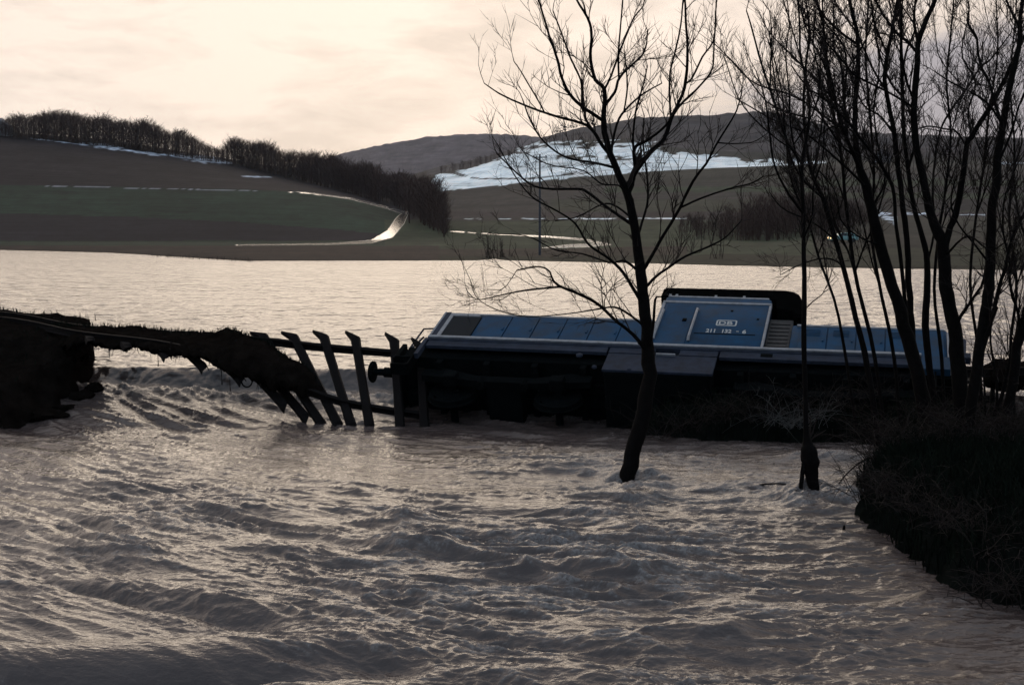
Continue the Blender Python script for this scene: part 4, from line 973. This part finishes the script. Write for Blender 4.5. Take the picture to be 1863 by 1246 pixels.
T.limb([(1478, 318, 6), (1490, 260, 5), (1497, 200, 4.5), (1492, 120, 4), (1500, 50, 3)], DT - .7, DT)
T.limb([(1520, 440, 5), (1500, 420, 4), (1470, 400, 3.5), (1425, 380, 3), (1400, 350, 2.5)], DT - .5, DT - 2)
T.limb([(1540, 505, 5), (1528, 480, 4), (1500, 470, 4), (1460, 480, 3), (1420, 500, 2)], DT - .5, DT - 2, up=.2)
T.done()
T = Tree('tree', at(1672, 800, DT + .5), 'pair of narrow upright trunks behind the leaning one on the bank', seed=41, group=G)
T.limb([(1690, 810, 18), (1675, 720, 18), (1662, 640, 17), (1658, 581, 17), (1653, 500, 16), (1650, 442, 15), (1644, 384, 14), (1635, 312, 13), (1626, 241, 12), (1615, 180, 11), (1609, 140, 10), (1616, 90, 9), (1625, 45, 8), (1633, 0, 7), (1636, -30, 6)], DT + .5, DT + .8, 'trunk', .6, 8)
T.limb([(1665, 700, 10), (1650, 620, 10), (1647, 581, 10), (1638, 471, 10), (1629, 399, 9), (1624, 341, 9), (1598, 292, 8), (1569, 257, 7), (1545, 225, 6), (1500, 180, 5), (1470, 160, 4), (1440, 120, 3)], DT + .5, DT - .8, 'trunk', .8)
T.limb([(1612, 165, 6), (1590, 130, 5), (1560, 65, 5), (1530, 20, 4), (1510, -10, 3)], DT + .8, DT + 2)
T.limb([(1626, 241, 6), (1600, 210, 5), (1570, 190, 4), (1540, 120, 4), (1520, 80, 3)], DT + .8, DT + 2)
T.limb([(1614, 100, 5), (1590, 40, 5), (1585, 0, 4)], DT + .8, DT)
T.done()
T = Tree('tree', at(1700, 800, DT + .9), 'slim bare trunk between the narrow pair and the big forked tree', seed=43, group=G)
T.limb([(1706, 810, 20), (1698, 720, 19), (1688, 640, 18), (1684, 581, 18), (1688, 485, 16), (1678, 431, 14), (1661, 370, 12), (1652, 306, 11), (1644, 240, 10), (1641, 120, 9), (1639, 60, 8), (1637, 0, 7), (1637, -30, 6)], DT + .9, DT + 1.1, 'trunk', .6, 8)
T.limb([(1652, 306, 7), (1665, 250, 6), (1650, 190, 5), (1620, 150, 5), (1600, 100, 4), (1590, 50, 3)], DT + 1, DT + 2)
T.limb([(1688, 480, 6), (1700, 420, 6), (1697, 350, 6), (1702, 283, 5), (1710, 240, 5), (1727, 205, 5), (1756, 165, 5), (1785, 121, 4.5), (1800, 111, 4), (1840, 60, 3)], DT + 1, DT + 2)
T.limb([(1641, 130, 5), (1650, 90, 5), (1664, 50, 4), (1640, 10, 3)], DT + 1, DT)
T.done()
T = Tree('tree', at(1752, 800, DT - .6), 'big forked bare tree in the middle of the bank clump', seed=47, group=G)
T.limb([(1758, 815, 42), (1752, 780, 40), (1748, 710, 38), (1742, 650, 37), (1735, 590, 35), (1722, 529, 32), (1719, 485, 31), (1716, 442, 30), (1699, 407, 24), (1687, 361, 20), (1673, 298, 18), (1665, 250, 17), (1663, 200, 16), (1669, 117, 14), (1671, 81, 13), (1683, 42, 12), (1702, 0, 10), (1714, -30, 9)], DT - .6, DT - .4, 'trunk', .5, 12)
T.limb([(1718, 450, 20), (1727, 419, 17), (1739, 384, 16), (1751, 327, 15), (1759, 263, 14), (1767, 250, 13), (1785, 221, 12), (1808, 184, 11), (1827, 146, 10), (1842, 113, 9), (1863, 70, 7), (1880, 20, 6)], DT - .6, DT - 1.5, 'branch', .9, 10)
T.limb([(1669, 84, 8), (1663, 38, 7), (1666, 0, 6), (1668, -30, 5)], DT - .4, DT - 1)
T.limb([(1664, 100, 8), (1650, 77, 7.5), (1629, 58, 7), (1602, 19, 6), (1590, -10, 5)], DT - .4, DT + .5)
T.limb([(1664, 188, 7), (1650, 150, 6), (1642, 110, 6), (1640, 60, 5), (1642, 0, 4)], DT - .4, DT - 1.5)
T.limb([(1735, 595, 9), (1750, 570, 8), (1765, 550, 7), (1785, 520, 6), (1792, 490, 5), (1800, 440, 4)], DT - .6, DT - 1.4)
T.limb([(1759, 270, 6), (1740, 240, 5), (1720, 235, 4), (1690, 230, 4), (1670, 235, 3)], DT - 1, DT)
T.limb([(1720, 470, 6), (1760, 430, 5), (1800, 455, 4), (1830, 440, 3)], DT - .6, DT - 2, up=.1)
T.limb([(1664, 195, 6), (1620, 170, 5.5), (1560, 140, 5), (1540, 120, 4), (1480, 50, 3)], DT - .4, DT - 1.8)
T.limb([(1767, 255, 5), (1762, 200, 4.5), (1775, 150, 4), (1750, 100, 4), (1760, 40, 3)], DT - 1, DT)
T.done()
T = Tree('tree', at(1765, 800, DT - 1.4), 'tall bare tree leaning right, its twin stems crossing the loco end buffer', seed=53, group=G)
T.limb([(1757, 820, 32), (1762, 780, 30), (1768, 730, 29), (1776, 680, 28), (1785, 620, 28), (1794, 560, 27), (1800, 510, 26), (1803, 442, 25), (1804, 384, 22), (1811, 341, 21), (1815, 283, 20), (1823, 240, 18), (1835, 167, 16), (1848, 111, 14), (1856, 69, 12), (1855, 42, 11), (1861, 0, 10), (1864, -30, 8)], DT - 1.4, DT - 1.6, 'trunk', .5, 12)
T.limb([(1790, 655, 14), (1801, 608, 13), (1809, 565, 12), (1820, 514, 10), (1829, 488, 9), (1843, 428, 8), (1860, 396, 7), (1885, 340, 6)], DT - 1.4, DT - 2.2)
T.limb([(1822, 232, 9), (1815, 205, 8), (1808, 184, 8), (1800, 150, 7), (1785, 121, 7), (1779, 94, 6), (1777, 69, 6), (1761, 42, 5), (1763, 12, 4), (1755, -20, 4)], DT - 1.5, DT - .5)
T.limb([(1854, 50, 7), (1840, 21, 6), (1831, 0, 5), (1826, -30, 4)], DT - 1.6, DT - 1)
T.limb([(1813, 300, 7), (1840, 240, 6), (1855, 190, 5), (1880, 130, 4)], DT - 1.5, DT - 2)
T.limb([(1803, 480, 6), (1770, 440, 5), (1745, 410, 4.5), (1730, 370, 4), (1740, 320, 3)], DT - 1.5, DT - 2.4)
T.limb([(1826, 220, 6), (1800, 190, 5), (1770, 170, 4), (1730, 150, 4), (1700, 130, 3)], DT - 1.5, DT - 3)
T.done()
T = Tree('tree', at(1822, 800, DT - 1.0), 'bare tree leaving the frame at the right edge', seed=59, group=G)
T.limb([(1818, 815, 28), (1823, 789, 27), (1830, 765, 27), (1839, 717, 26), (1845, 680, 26), (1851, 632, 25), (1862, 591, 24), (1875, 540, 22), (1885, 450, 20), (1890, 350, 18), (1900, 200, 14), (1905, 50, 10)], DT - 1, DT - 1.2, 'trunk', .6, 12)
T.limb([(1858, 605, 8), (1850, 560, 7), (1838, 520, 7), (1836, 470, 6), (1825, 420, 5), (1828, 360, 4), (1850, 300, 3)], DT - 1, DT - 2)
T.limb([(1885, 460, 7), (1862, 420, 6), (1850, 370, 5), (1845, 310, 4), (1860, 250, 4), (1840, 200, 3)], DT - 1, DT)
T.done()
T = Tree('sapling', at(1800, 800, DT - .5), 'young twin-stemmed sapling right of the loco end buffer', 'sapling', seed=61, group=G)
T.limb([(1797, 800, 13), (1806, 765, 12), (1815, 741, 11), (1827, 705, 9), (1836, 660, 7), (1850, 600, 6), (1856, 540, 4)], DT - .5, DT - .9, 'trunk', .8)
T.limb([(1800, 790, 9), (1812, 750, 8), (1814, 705, 7), (1806, 650, 6), (1802, 600, 5), (1815, 560, 4)], DT - .5, DT - .2, 'trunk', .8)
T.limb([(1798, 800, 7), (1794, 753, 6), (1791, 705, 5), (1788, 660, 3)], DT - .5, DT - .2, 'trunk', .6)
T.done()

GS = 'thin young trees behind the bank clump'
STEMS = [([(1612, 800, 10), (1590, 640, 10), (1556, 500, 9), (1540, 380, 8), (1530, 280, 7), (1512, 180, 6), (1500, 90, 5), (1496, 0, 4)], 'slim dark sapling leaning left between the slanting and thick trunks'),
         ([(1640, 800, 9), (1625, 640, 9), (1600, 520, 8), (1585, 420, 7), (1590, 320, 6), (1582, 200, 6), (1575, 100, 5), (1580, 0, 4)], 'slim sapling just behind the thick leaning trunk'),
         ([(1722, 800, 9), (1712, 640, 9), (1700, 540, 8), (1706, 440, 7), (1722, 330, 6), (1730, 240, 5), (1722, 150, 5), (1730, 60, 4), (1735, 0, 3)], 'slim sapling seen inside the fork of the big tree'),
         ([(1560, 800, 8), (1545, 690, 8), (1522, 560, 7), (1490, 470, 6), (1470, 400, 5.5), (1440, 330, 5), (1428, 240, 4), (1410, 150, 3.5), (1400, 60, 3)], 'leftmost slim sapling rising beyond the rear hood'),
         ([(1790, 800, 9), (1780, 640, 8), (1765, 520, 7), (1775, 400, 6.5), (1790, 300, 6), (1800, 200, 5), (1815, 100, 4), (1812, 0, 3)], 'slim sapling tangled with the tall right-leaning tree'),
         ([(1850, 800, 9), (1838, 640, 8), (1850, 520, 7), (1836, 400, 6), (1846, 280, 5), (1838, 160, 4), (1845, 60, 3.5), (1850, 0, 3)], 'rightmost slim sapling against the pale sky')]
for k, (pts, lab) in enumerate(STEMS):
    D = DT + .8 + .25 * (k % 3); T = Tree('sapling', at(pts[0][0], 800, D), lab, 'sapling', seed=80 + k, group=GS)
    T.limb(pts, D, D + T.r.uniform(-.8, .8), 'trunk', 1.0, 6)
    for q in range(5):
        i0 = T.r.randint(2, len(pts) - 3); x, y, w = pts[i0]; sg = T.r.choice((-1, 1))
        T.limb([(x, y, w * .6), (x + sg * 14, y - 45, w * .5), (x + sg * T.r.uniform(22, 45), y - 105, w * .42), (x + sg * T.r.uniform(25, 70), y - 180, w * .3)], D, D + T.r.uniform(-1, 1))
    T.done()

# brambles and brush
def bramble(name, label, spots, seed, L=(.5, 1.3), n=14, m_=None, cat='shrub', up=.9, r0=.007, group=None):
    r = random.Random(seed); b = MB(); o0 = Vector(spots[0])
    for p in spots:
        for _ in range(n):
            a = r.uniform(0, 2 * PI); v = Vector((math.cos(a), math.sin(a), up + r.uniform(-.2, .9))).normalized(); q = Vector(p) - o0 + Vector((r.gauss(0, .18), r.gauss(0, .18), 0)); pts = [q.copy()]
            LL = r.uniform(*L); k = 6
            for i in range(k):
                v = (v + Vector((r.gauss(0, .12), r.gauss(0, .12), -.17 + r.gauss(0, .1)))).normalized(); q = q + v * LL / k; pts.append(q.copy())
            b.tube(pts, [r0 * (1 - .7 * i / k) for i in range(k + 1)], 3, False)
            for _ in range(5):
                i = r.randint(1, k - 1); w = (Vector((r.gauss(0, 1), r.gauss(0, 1), r.gauss(.3, 1)))).normalized(); e = pts[i] + w * r.uniform(.08, .3)
                b.tube([pts[i], pts[i].lerp(e, .5) + Vector((0, 0, .02)), e], [r0 * .5, r0 * .4, r0 * .25], 3, False)
    o = b.build(name, m_ or M_TWIG); o.location = o0; tag(o, label, cat, group); return o
def gnd(px, py, D):
    p = at(px, py, D); z = float(bank_h(np.array([p.x]), np.array([p.y]))[0]); return Vector((p.x, p.y, max(z, .0)))
bramble('bramble', 'arching bramble stems over the water from the bank nose', [gnd(1600, 850, 22.8), gnd(1592, 880, 21.8), gnd(1600, 870, 22.3)], 5, (.8, 1.7), 12)
bramble('bramble', 'low brambles fringing the lower edge of the right bank', [gnd(1585 + i * 22, 925 + i * 13.5, 19.6 - i * .42) for i in range(13)], 6, (.3, .85), 22)
bramble('shrub', 'tangled brush under the tipped locomotive behind the split stump', [gnd(1210 + i * 38, 780, 26.6) + Vector((0, -.05, 0)) for i in range(11)], 8, (.4, 1.2), 20)
bramble('shrub', 'pale dead briar tangle before the locomotive left of the thin tree', [gnd(1415 + i * 14, 760, 26.1) + Vector((0, -.1, .3)) for i in range(5)], 9, (.5, 1.3), 9, M_DEAD, r0=.006)
bramble('shrub', 'dense brush filling the bank top below the clump of trees', [gnd(1620 + i * 25, 790, 23.5 - (i % 3) * .8) for i in range(12)], 10, (.4, 1.3), 34)
bramble('shrub', 'twiggy undergrowth at the right edge with lake light showing through', [gnd(1770 + i * 22, 800, 22.3 - (i % 2) * .8) for i in range(9)], 12, (.35, .95), 34)
def fallen(name, label, pts, D0, D1, w, m_=M_BARK):
    b = MB(); P = catmull([at(px, py, D0 + (D1 - D0) * i / (len(pts) - 1)) for i, (px, py) in enumerate(pts)], 16); o0 = Vector(P[0])
    b.tube([Vector(p) - o0 for p in P], [w * (1 - .6 * i / 15) for i in range(16)], 5)
    o = b.build(name, m_); o.location = o0; tag(o, label, 'branch'); return o
fallen('fallen_branch', 'thin branch caught in the current left of the split stump', [(1370, 884), (1395, 880), (1425, 880), (1445, 886)], 21.5, 21.3, .018)
fallen('fallen_branch', 'long arched branch dipping from the bank nose into the rapids', [(1610, 830), (1570, 838), (1535, 868), (1510, 905), (1480, 935), (1458, 960)], 22.6, 20.0, .014)
fallen('fallen_branch', 'second arched branch falling steeply from the bank nose', [(1602, 832), (1575, 850), (1555, 885), (1517, 905), (1508, 950)], 22.5, 20.2, .010)
st_ = MB(); st_.tube([at(1536, 985, 18.3), at(1535, 968, 18.4), at(1536, 955, 18.4)], [.028, .024, .012], 6); tag(st_.build('stake', M_BARK), 'short dark snag poking out of the rapids off the bank', 'snag')

# ------------------------------------------------------------------ far woods
def far_tree(seed, h=10, n1=16, n2=16, w=.075, spread=.42):
    r = random.Random(seed); V = []; Fc = []
    def sl(a, b, wa, wb=0):
        d = (b - a); s = Vector((d.y, -d.x, 0)) if abs(d.x) + abs(d.y) > 1e-4 else Vector((1, 0, 0)); s.normalize()
        s = (s + Vector((r.uniform(-1, 1), r.uniform(-1, 1), 0)) * .6).normalized()
        n = len(V); V.extend([a - s * wa, a + s * wa, b + s * (wb + .01)]); Fc.append((n, n + 1, n + 2))
        if wb > 0: V.append(b - s * wb); Fc.append((n, n + 2, n + 3))
    top = Vector((r.uniform(-.4, .4), r.uniform(-.4, .4), h * .8)); sl(Vector((0, 0, -1)), top * .5, .16, .11); sl(top * .5, top, .11, .03)
    for i in range(n1):
        t = .03 + .9 * i / n1; a = r.uniform(0, 2 * PI); p = top * t; L = h * spread * (.35 + .75 * math.sin(PI * min(1, t * .9 + .12))) * r.uniform(.75, 1.1)
        e = p + Vector((math.cos(a) * .72, math.sin(a) * .72, r.uniform(.55, 1.1))) * L * .8
        sl(p, e, .055, .02)
        for k in range(n2):
            q = p.lerp(e, r.uniform(.2, 1)); b = r.uniform(0, 2 * PI); e2 = q + Vector((math.cos(b), math.sin(b), r.uniform(.2, 1.5))).normalized() * r.uniform(.5, 1.5) * h / 10
            sl(q, e2, w * .55)
    return np.array([tuple(v) for v in V]), np.array(Fc)
FT = [far_tree(i, n1=19, n2=19, w=.055, spread=.5) for i in range(9)]
def wood(name, label, spots, group=None, matl=None, cat='woodland'):
    Vs = []; Fs = []; n = 0
    for (x, y, z, s, i) in spots:
        V, Fc = FT[i % 9]; a = rng.uniform(0, 2 * PI); c, sn = math.cos(a), math.sin(a); W = V * s
        W = np.stack([W[:, 0] * c - W[:, 1] * sn + x, W[:, 0] * sn + W[:, 1] * c + y, W[:, 2] + z], 1); Vs.append(W); Fs.append(Fc + n); n += len(W)
    o = link(name, mesh_np(name, np.concatenate(Vs), np.concatenate(Fs)), matl or M_WOOD); tag(o, label, cat, group, 'stuff'); return o
def spot(px, D, s, i): return (at(px, 425, D).x, D, ground_z(px, D), s, i)
sp = []
baseline = [(-300, 235), (0, 250), (100, 256), (220, 268), (300, 280), (400, 296), (430, 300), (530, 325), (640, 352), (740, 385), (812, 430)]
topline = [(-300, 185), (0, 212), (40, 196), (100, 197), (200, 205), (330, 236), (380, 262), (400, 272), (430, 246), (500, 262), (520, 271), (550, 264), (620, 280), (700, 300), (780, 322), (800, 345), (812, 385)]
i = 0
for px in np.arange(-260, 812, 5.0):
    yb = ip(px, baseline); yt = ip(px, topline)
    Db = ground_D(px, yb) if px < 700 else ip(px, [(700, 480), (812, 310)])
    for row in range(5 if px < 700 else 6):
        Db_ = Db + (28 if 690 < px < 762 else 0)
        D = Db_ + row * (7 if px < 700 else 11) + rng.uniform(-4, 4); x = px + rng.uniform(-3, 3)
        if px < 700 and D > 640: continue
        g = ground_z(x, D); need = (CZ + (-SP - (yt - 623) / F * CP) / (CP - (yt - 623) / F * SP) * D) - g
        h = max(3.5, min(need * 1.02, 13 if px < 700 else 15)) * rng.uniform(.78, 1.04) * (1 + .30 * float(pn(np.array(px * .036), np.array(.5), np.array(3.3))) + .10 * float(pn(np.array(px * .07), np.array(.5), np.array(1.3))))
        sp.append((at(x, 425, D).x, D, g, h / 10, i)); i += 1
        if (row == 0 or rng.random() < .45) and not 690 < px < 762:
            x += rng.uniform(-3, 3); sp.append((at(x, 425, D - 3).x, D - 3, ground_z(x, D - 3), rng.uniform(.25, .6), i + 3))
wood('woodland', 'dense leafless wood running along the left hill ridge down to the path', sp)
# lone skyline trees
for k, (px, h) in enumerate(((38, 9.5), (72, 9.8), (92, 9.6), (128, 9), (400, 7), (428, 11), (556, 9.5), (745, 13))):
    D = ground_D(px, ip(px, baseline)) + 6 if px < 700 else 372
    V, Fc = FT[k % 9]; o = link('bare_tree', mesh_np('bare_tree', V * h / 10, Fc), M_WOOD); o.location = (at(px, 425, D).x, D, ground_z(px, D))
    tag(o, ['rounded bare tree first from the left on the ridge skyline', 'bare ridge tree left of a pair with sky gaps', 'bare ridge tree right of a pair with sky gaps', 'bare ridge tree above the first snow patch', 'small bare tree in the dip of the ridge skyline', 'domed bare tree just right of the dip in the ridge', 'bare tree where the ridge begins to fall', 'tall bare tree above the bend of the wet path'][k], 'tree', 'single trees on the left ridge')
sp = []
for k in range(440):
    px = rng.uniform(1235, 1590)
    Db = ip(px, [(1235, 300), (1300, 285), (1400, 275), (1500, 300), (1590, 345)]); D = Db + rng.uniform(0, 85) ** 1.0
    n_ = float(pn(np.array(px * .022), np.array(D * .03), np.array(.5)))
    if rng.random() < .25 and n_ < -.1: continue
    s = ip(px, [(1235, .25), (1270, .45), (1310, .62), (1380, .85), (1450, .95), (1520, .8), (1590, .3)]) * rng.uniform(.35, 1.12) * (1 + .45 * n_)
    sp.append((at(px, 425, D).x, D, ground_z(px, D), s, k))
wood('woodland', 'dark bushy copse on the slope behind the central tree', sp)
sp = []
for k in range(260):   # hedges and thickets on the right and around the snow
    q = k % 4
    if q == 0: px = rng.uniform(1480, 1900); D = rng.uniform(860, 980); s = rng.uniform(.6, 1.2)
    elif q == 1: px = rng.uniform(1600, 1900); D = rng.uniform(1020, 1180); s = rng.uniform(.8, 1.5)
    elif q == 2: px = rng.uniform(990, 1180); D = rng.uniform(1080, 1180); s = rng.uniform(.4, .8)
    else: px = rng.uniform(800, 980); D = ip(px, [(800, 1000), (980, 1150)]) + rng.uniform(0, 50); s = rng.uniform(.4, .8)
    sp.append(spot(px, D, s, k))
wood('woodland', 'hedgerow trees bordering the snowy field and right-hand slopes', sp)
# conifers on the skyline of the second hill
def conifer(seed, h):
    r = random.Random(seed); m = MB(); m.tube([(0, 0, -1), (0, 0, h)], [.18, .04], 4, False)
    for i in range(70):
        t = r.uniform(.15, 1); a = r.uniform(0, 2 * PI); L = (1.08 - t) * h * .34 * r.uniform(.6, 1.1); z = t * h; c, s = math.cos(a), math.sin(a); n = len(m.v); w = .35
        m.v += [(0, 0, z + .1), (c * L - s * w, s * L + c * w, z - L * .3), (c * L + s * w, s * L - c * w, z - L * .3), (c * L * 1.1, s * L * 1.1, z - L * .1)]; m.f += [(n, n + 1, n + 3), (n, n + 3, n + 2)]
    return m
CON = [conifer(i, 10 + i) for i in range(3)]; cme = []
for i, c in enumerate(CON):
    me = bpy.data.meshes.new('conifer'); me.from_pydata(c.v, [], c.f); me.materials.append(M_CONIFER); me.update(); cme.append(me)
for k, px in enumerate((1010, 1016, 1024, 1033, 1040, 1047, 1056, 1066, 1074, 1085, 1100, 1112)):
    D = 1490; o = bpy.data.objects.new('conifer', cme[k % 3]); COL.objects.link(o); o.location = (at(px, 425, D).x, D, ground_z(px, D)); s = (1.1, .9, 1.3, .8, 1.0, .7)[k % 6]; o.scale = (s,) * 3
    tag(o, 'dark conifer on the skyline of the hill above the snowy field', 'conifer', 'conifers on the far hill skyline')

# shore plants
def shore_shrub(px, D, h, label, seed, n=26):
    r = random.Random(seed); b = MB(); z = ground_z(px, D); o0 = Vector((at(px, 425, D).x, D, z))
    for _ in range(n):
        a = r.uniform(0, 2 * PI); sp_ = r.uniform(.05, .45); q = Vector((r.gauss(0, h * .16), r.gauss(0, .5), -.1)); v = Vector((math.cos(a) * sp_, math.sin(a) * sp_, 1)).normalized(); L = h * r.uniform(.5, 1); pts = [q + v * L * t + Vector((r.gauss(0, .04), 0, 0)) * h * t for t in (0, .35, .7, 1)]
        b.tube(pts, [.035, .028, .018, .008], 3, False)
        for _ in range(7):
            i = r.randint(0, 2); p = pts[i].lerp(pts[i + 1], r.random()); e = p + Vector((r.gauss(0, 1), r.gauss(0, 1), 1.2)).normalized() * L * .22; b.tube([p, e], [.016, .007], 3, False)
    o = b.build('shrub', M_TWIG); o.location = o0; tag(o, label, 'shrub')
shore_shrub(895, 168, 3.6, 'bare shrub left of a pair on the far shoreline', 3, 13); shore_shrub(914, 168, 3.2, 'bare shrub right of a pair on the far shoreline', 4, 11)
shore_shrub(1310, 150, 3.4, 'bare sapling on the far shore right of the central tree', 6, 8)
n = 420; px = rng.uniform(270, 460, n); py = ip(px, [(270, 466.5), (460, 476.5)]) + rng.uniform(-2.5, 1.2, n); P = np.array([tuple(onz(a, b, LAKE)) for a, b in zip(px, py)])
blades('reeds', P, .15, .5, .03, M_TWIG, .15, 'reeds', 'thin reeds standing in the lake by the left shore', 'reeds')

# pole, houses, car
def pole(px, D, py_top, label):
    z = ground_z(px, D); o = empty('utility_pole', (at(px, 425, D).x, D, z)); tag(o, label, 'pole'); H = zat(py_top, D) - z
    m = MB(); m.tube([(0, 0, -.5), (0, 0, H)], [.16, .10], 8); m.build('post', M_POLE, o)
    m = MB(); m.box(-.9, .9, -.06, .06, H - .42, H - .30); m.build('crossarm', M_POLE, o)
    for x in (-.75, 0, .75):
        m = MB(); m.tube([(x, 0, H - .30), (x, 0, H - .12)], [.05, .07], 6); m.build('insulator', M_POLE, o)
pole(982, 172, 281, 'slim dark pole on the far meadow left of the central tree')
M_WALL = mat('pale_house_wall', (.34, .34, .36), .9); M_TILE = mat('slate_roof', (.16, .16, .18), .8)
def house(px, D, w, h, label, sc=1):
    z = ground_z(px, D); o = empty('house', (at(px, 425, D).x, D, z)); tag(o, label, 'house')
    MB().box(-w / 2, w / 2, -3, 3, -1, h).build('wall', M_WALL, o)
    MB().prism([(-w / 2 - .3, h + .003), (w / 2 + .3, h + .003), (0, h + w * .38)], -3.4, 3.4).build('roof', M_TILE, o)
    for x in (-w * .25, w * .2):
        f = MB().box(x - .5, x + .5, -3.06, -3.003, h * .4, h * .4 + 1.2).build('window', M_TRIM, o); MB().box(x - .42, x + .42, -3.09, -3.061, h * .4 + .08, h * .4 + 1.12).build('pane', M_GLASS, f)
house(4, 575, 9, 3.6, 'pale house under the trees at the left edge of the ridge')
house(1601, 1020, 11, 5, 'small pale gabled house on the far right slope')

def build_car():
    D = 214; px = 1534; o = empty('parked_car', (at(px, 425, D).x, D, ground_z(px, D))); tag(o, 'pale green estate car on the far meadow with a headlight lit', 'car')
    zb = zat(441, D); o.location.z = max(o.location.z, zb)
    o.rotation_euler = (0, 0, R(8))
    MC = mat('pale_green_car_paint', (.20, .34, .33), .3, var=.1, coat=.3); MK = mat('tyre_black', (.02, .02, .02), .9)
    prof = [(-2.1, .35), (-2.12, .75), (-1.95, .86), (-1.05, .93), (-.55, 1.38), (-.3, 1.44), (1.2, 1.44), (1.75, 1.0), (2.05, .95), (2.12, .6), (2.1, .35)]
    MB().prism(prof, -.8, .8).build('body', MC, o, bevel=.06, smooth=True)
    m = MB(); m.prism([(-.95, .95), (-.52, 1.34), (.25, 1.34), (.25, .95)], -.815, -.803); m.prism([(.32, .95), (.32, 1.34), (1.12, 1.34), (1.5, .97)], -.815, -.803); m.build('side_window', M_GLASS, o)
    for x in (-1.3, 1.3):
        for s in (-1, 1):
            m = MB(); m.lathe([(0, .31), (.16, .31), (.165, .18), (.15, 0)], (x, s * .68, .31), (0, s, 0), 16); m.build('wheel', MK, o)
    ml = bpy.data.materials.new('lit_headlight'); ml.use_nodes = True; b = ml.node_tree.nodes['Principled BSDF']; b.inputs['Emission Color'].default_value = (1, .62, .25, 1); b.inputs['Emission Strength'].default_value = 2.5
    for s in (-1, 1):
        m = MB(); m.lathe([(0, .13), (.04, .13), (.06, .02)], (-2.12, s * .55, .66), (-1, -.35, 0), 12); m.build('headlight', ml, o)
build_car()

# thin air between here and the far hills
hz = MB(); hz.box(-3300, 3300, -80, 3900, -4.3, 330); hzm = bpy.data.materials.new('thin_haze'); hzm.use_nodes = True; hn = hzm.node_tree; hn.nodes.clear()
ho = hn.nodes.new('ShaderNodeOutputMaterial'); pv = hn.nodes.new('ShaderNodeVolumePrincipled'); pv.inputs['Color'].default_value = (.82, .84, .92, 1); pv.inputs['Density'].default_value = .00005; pv.inputs['Anisotropy'].default_value = 0
hn.links.new(pv.outputs[0], ho.inputs['Volume']); ho_ = hz.build('haze', hzm); ho_['kind'] = 'stuff'
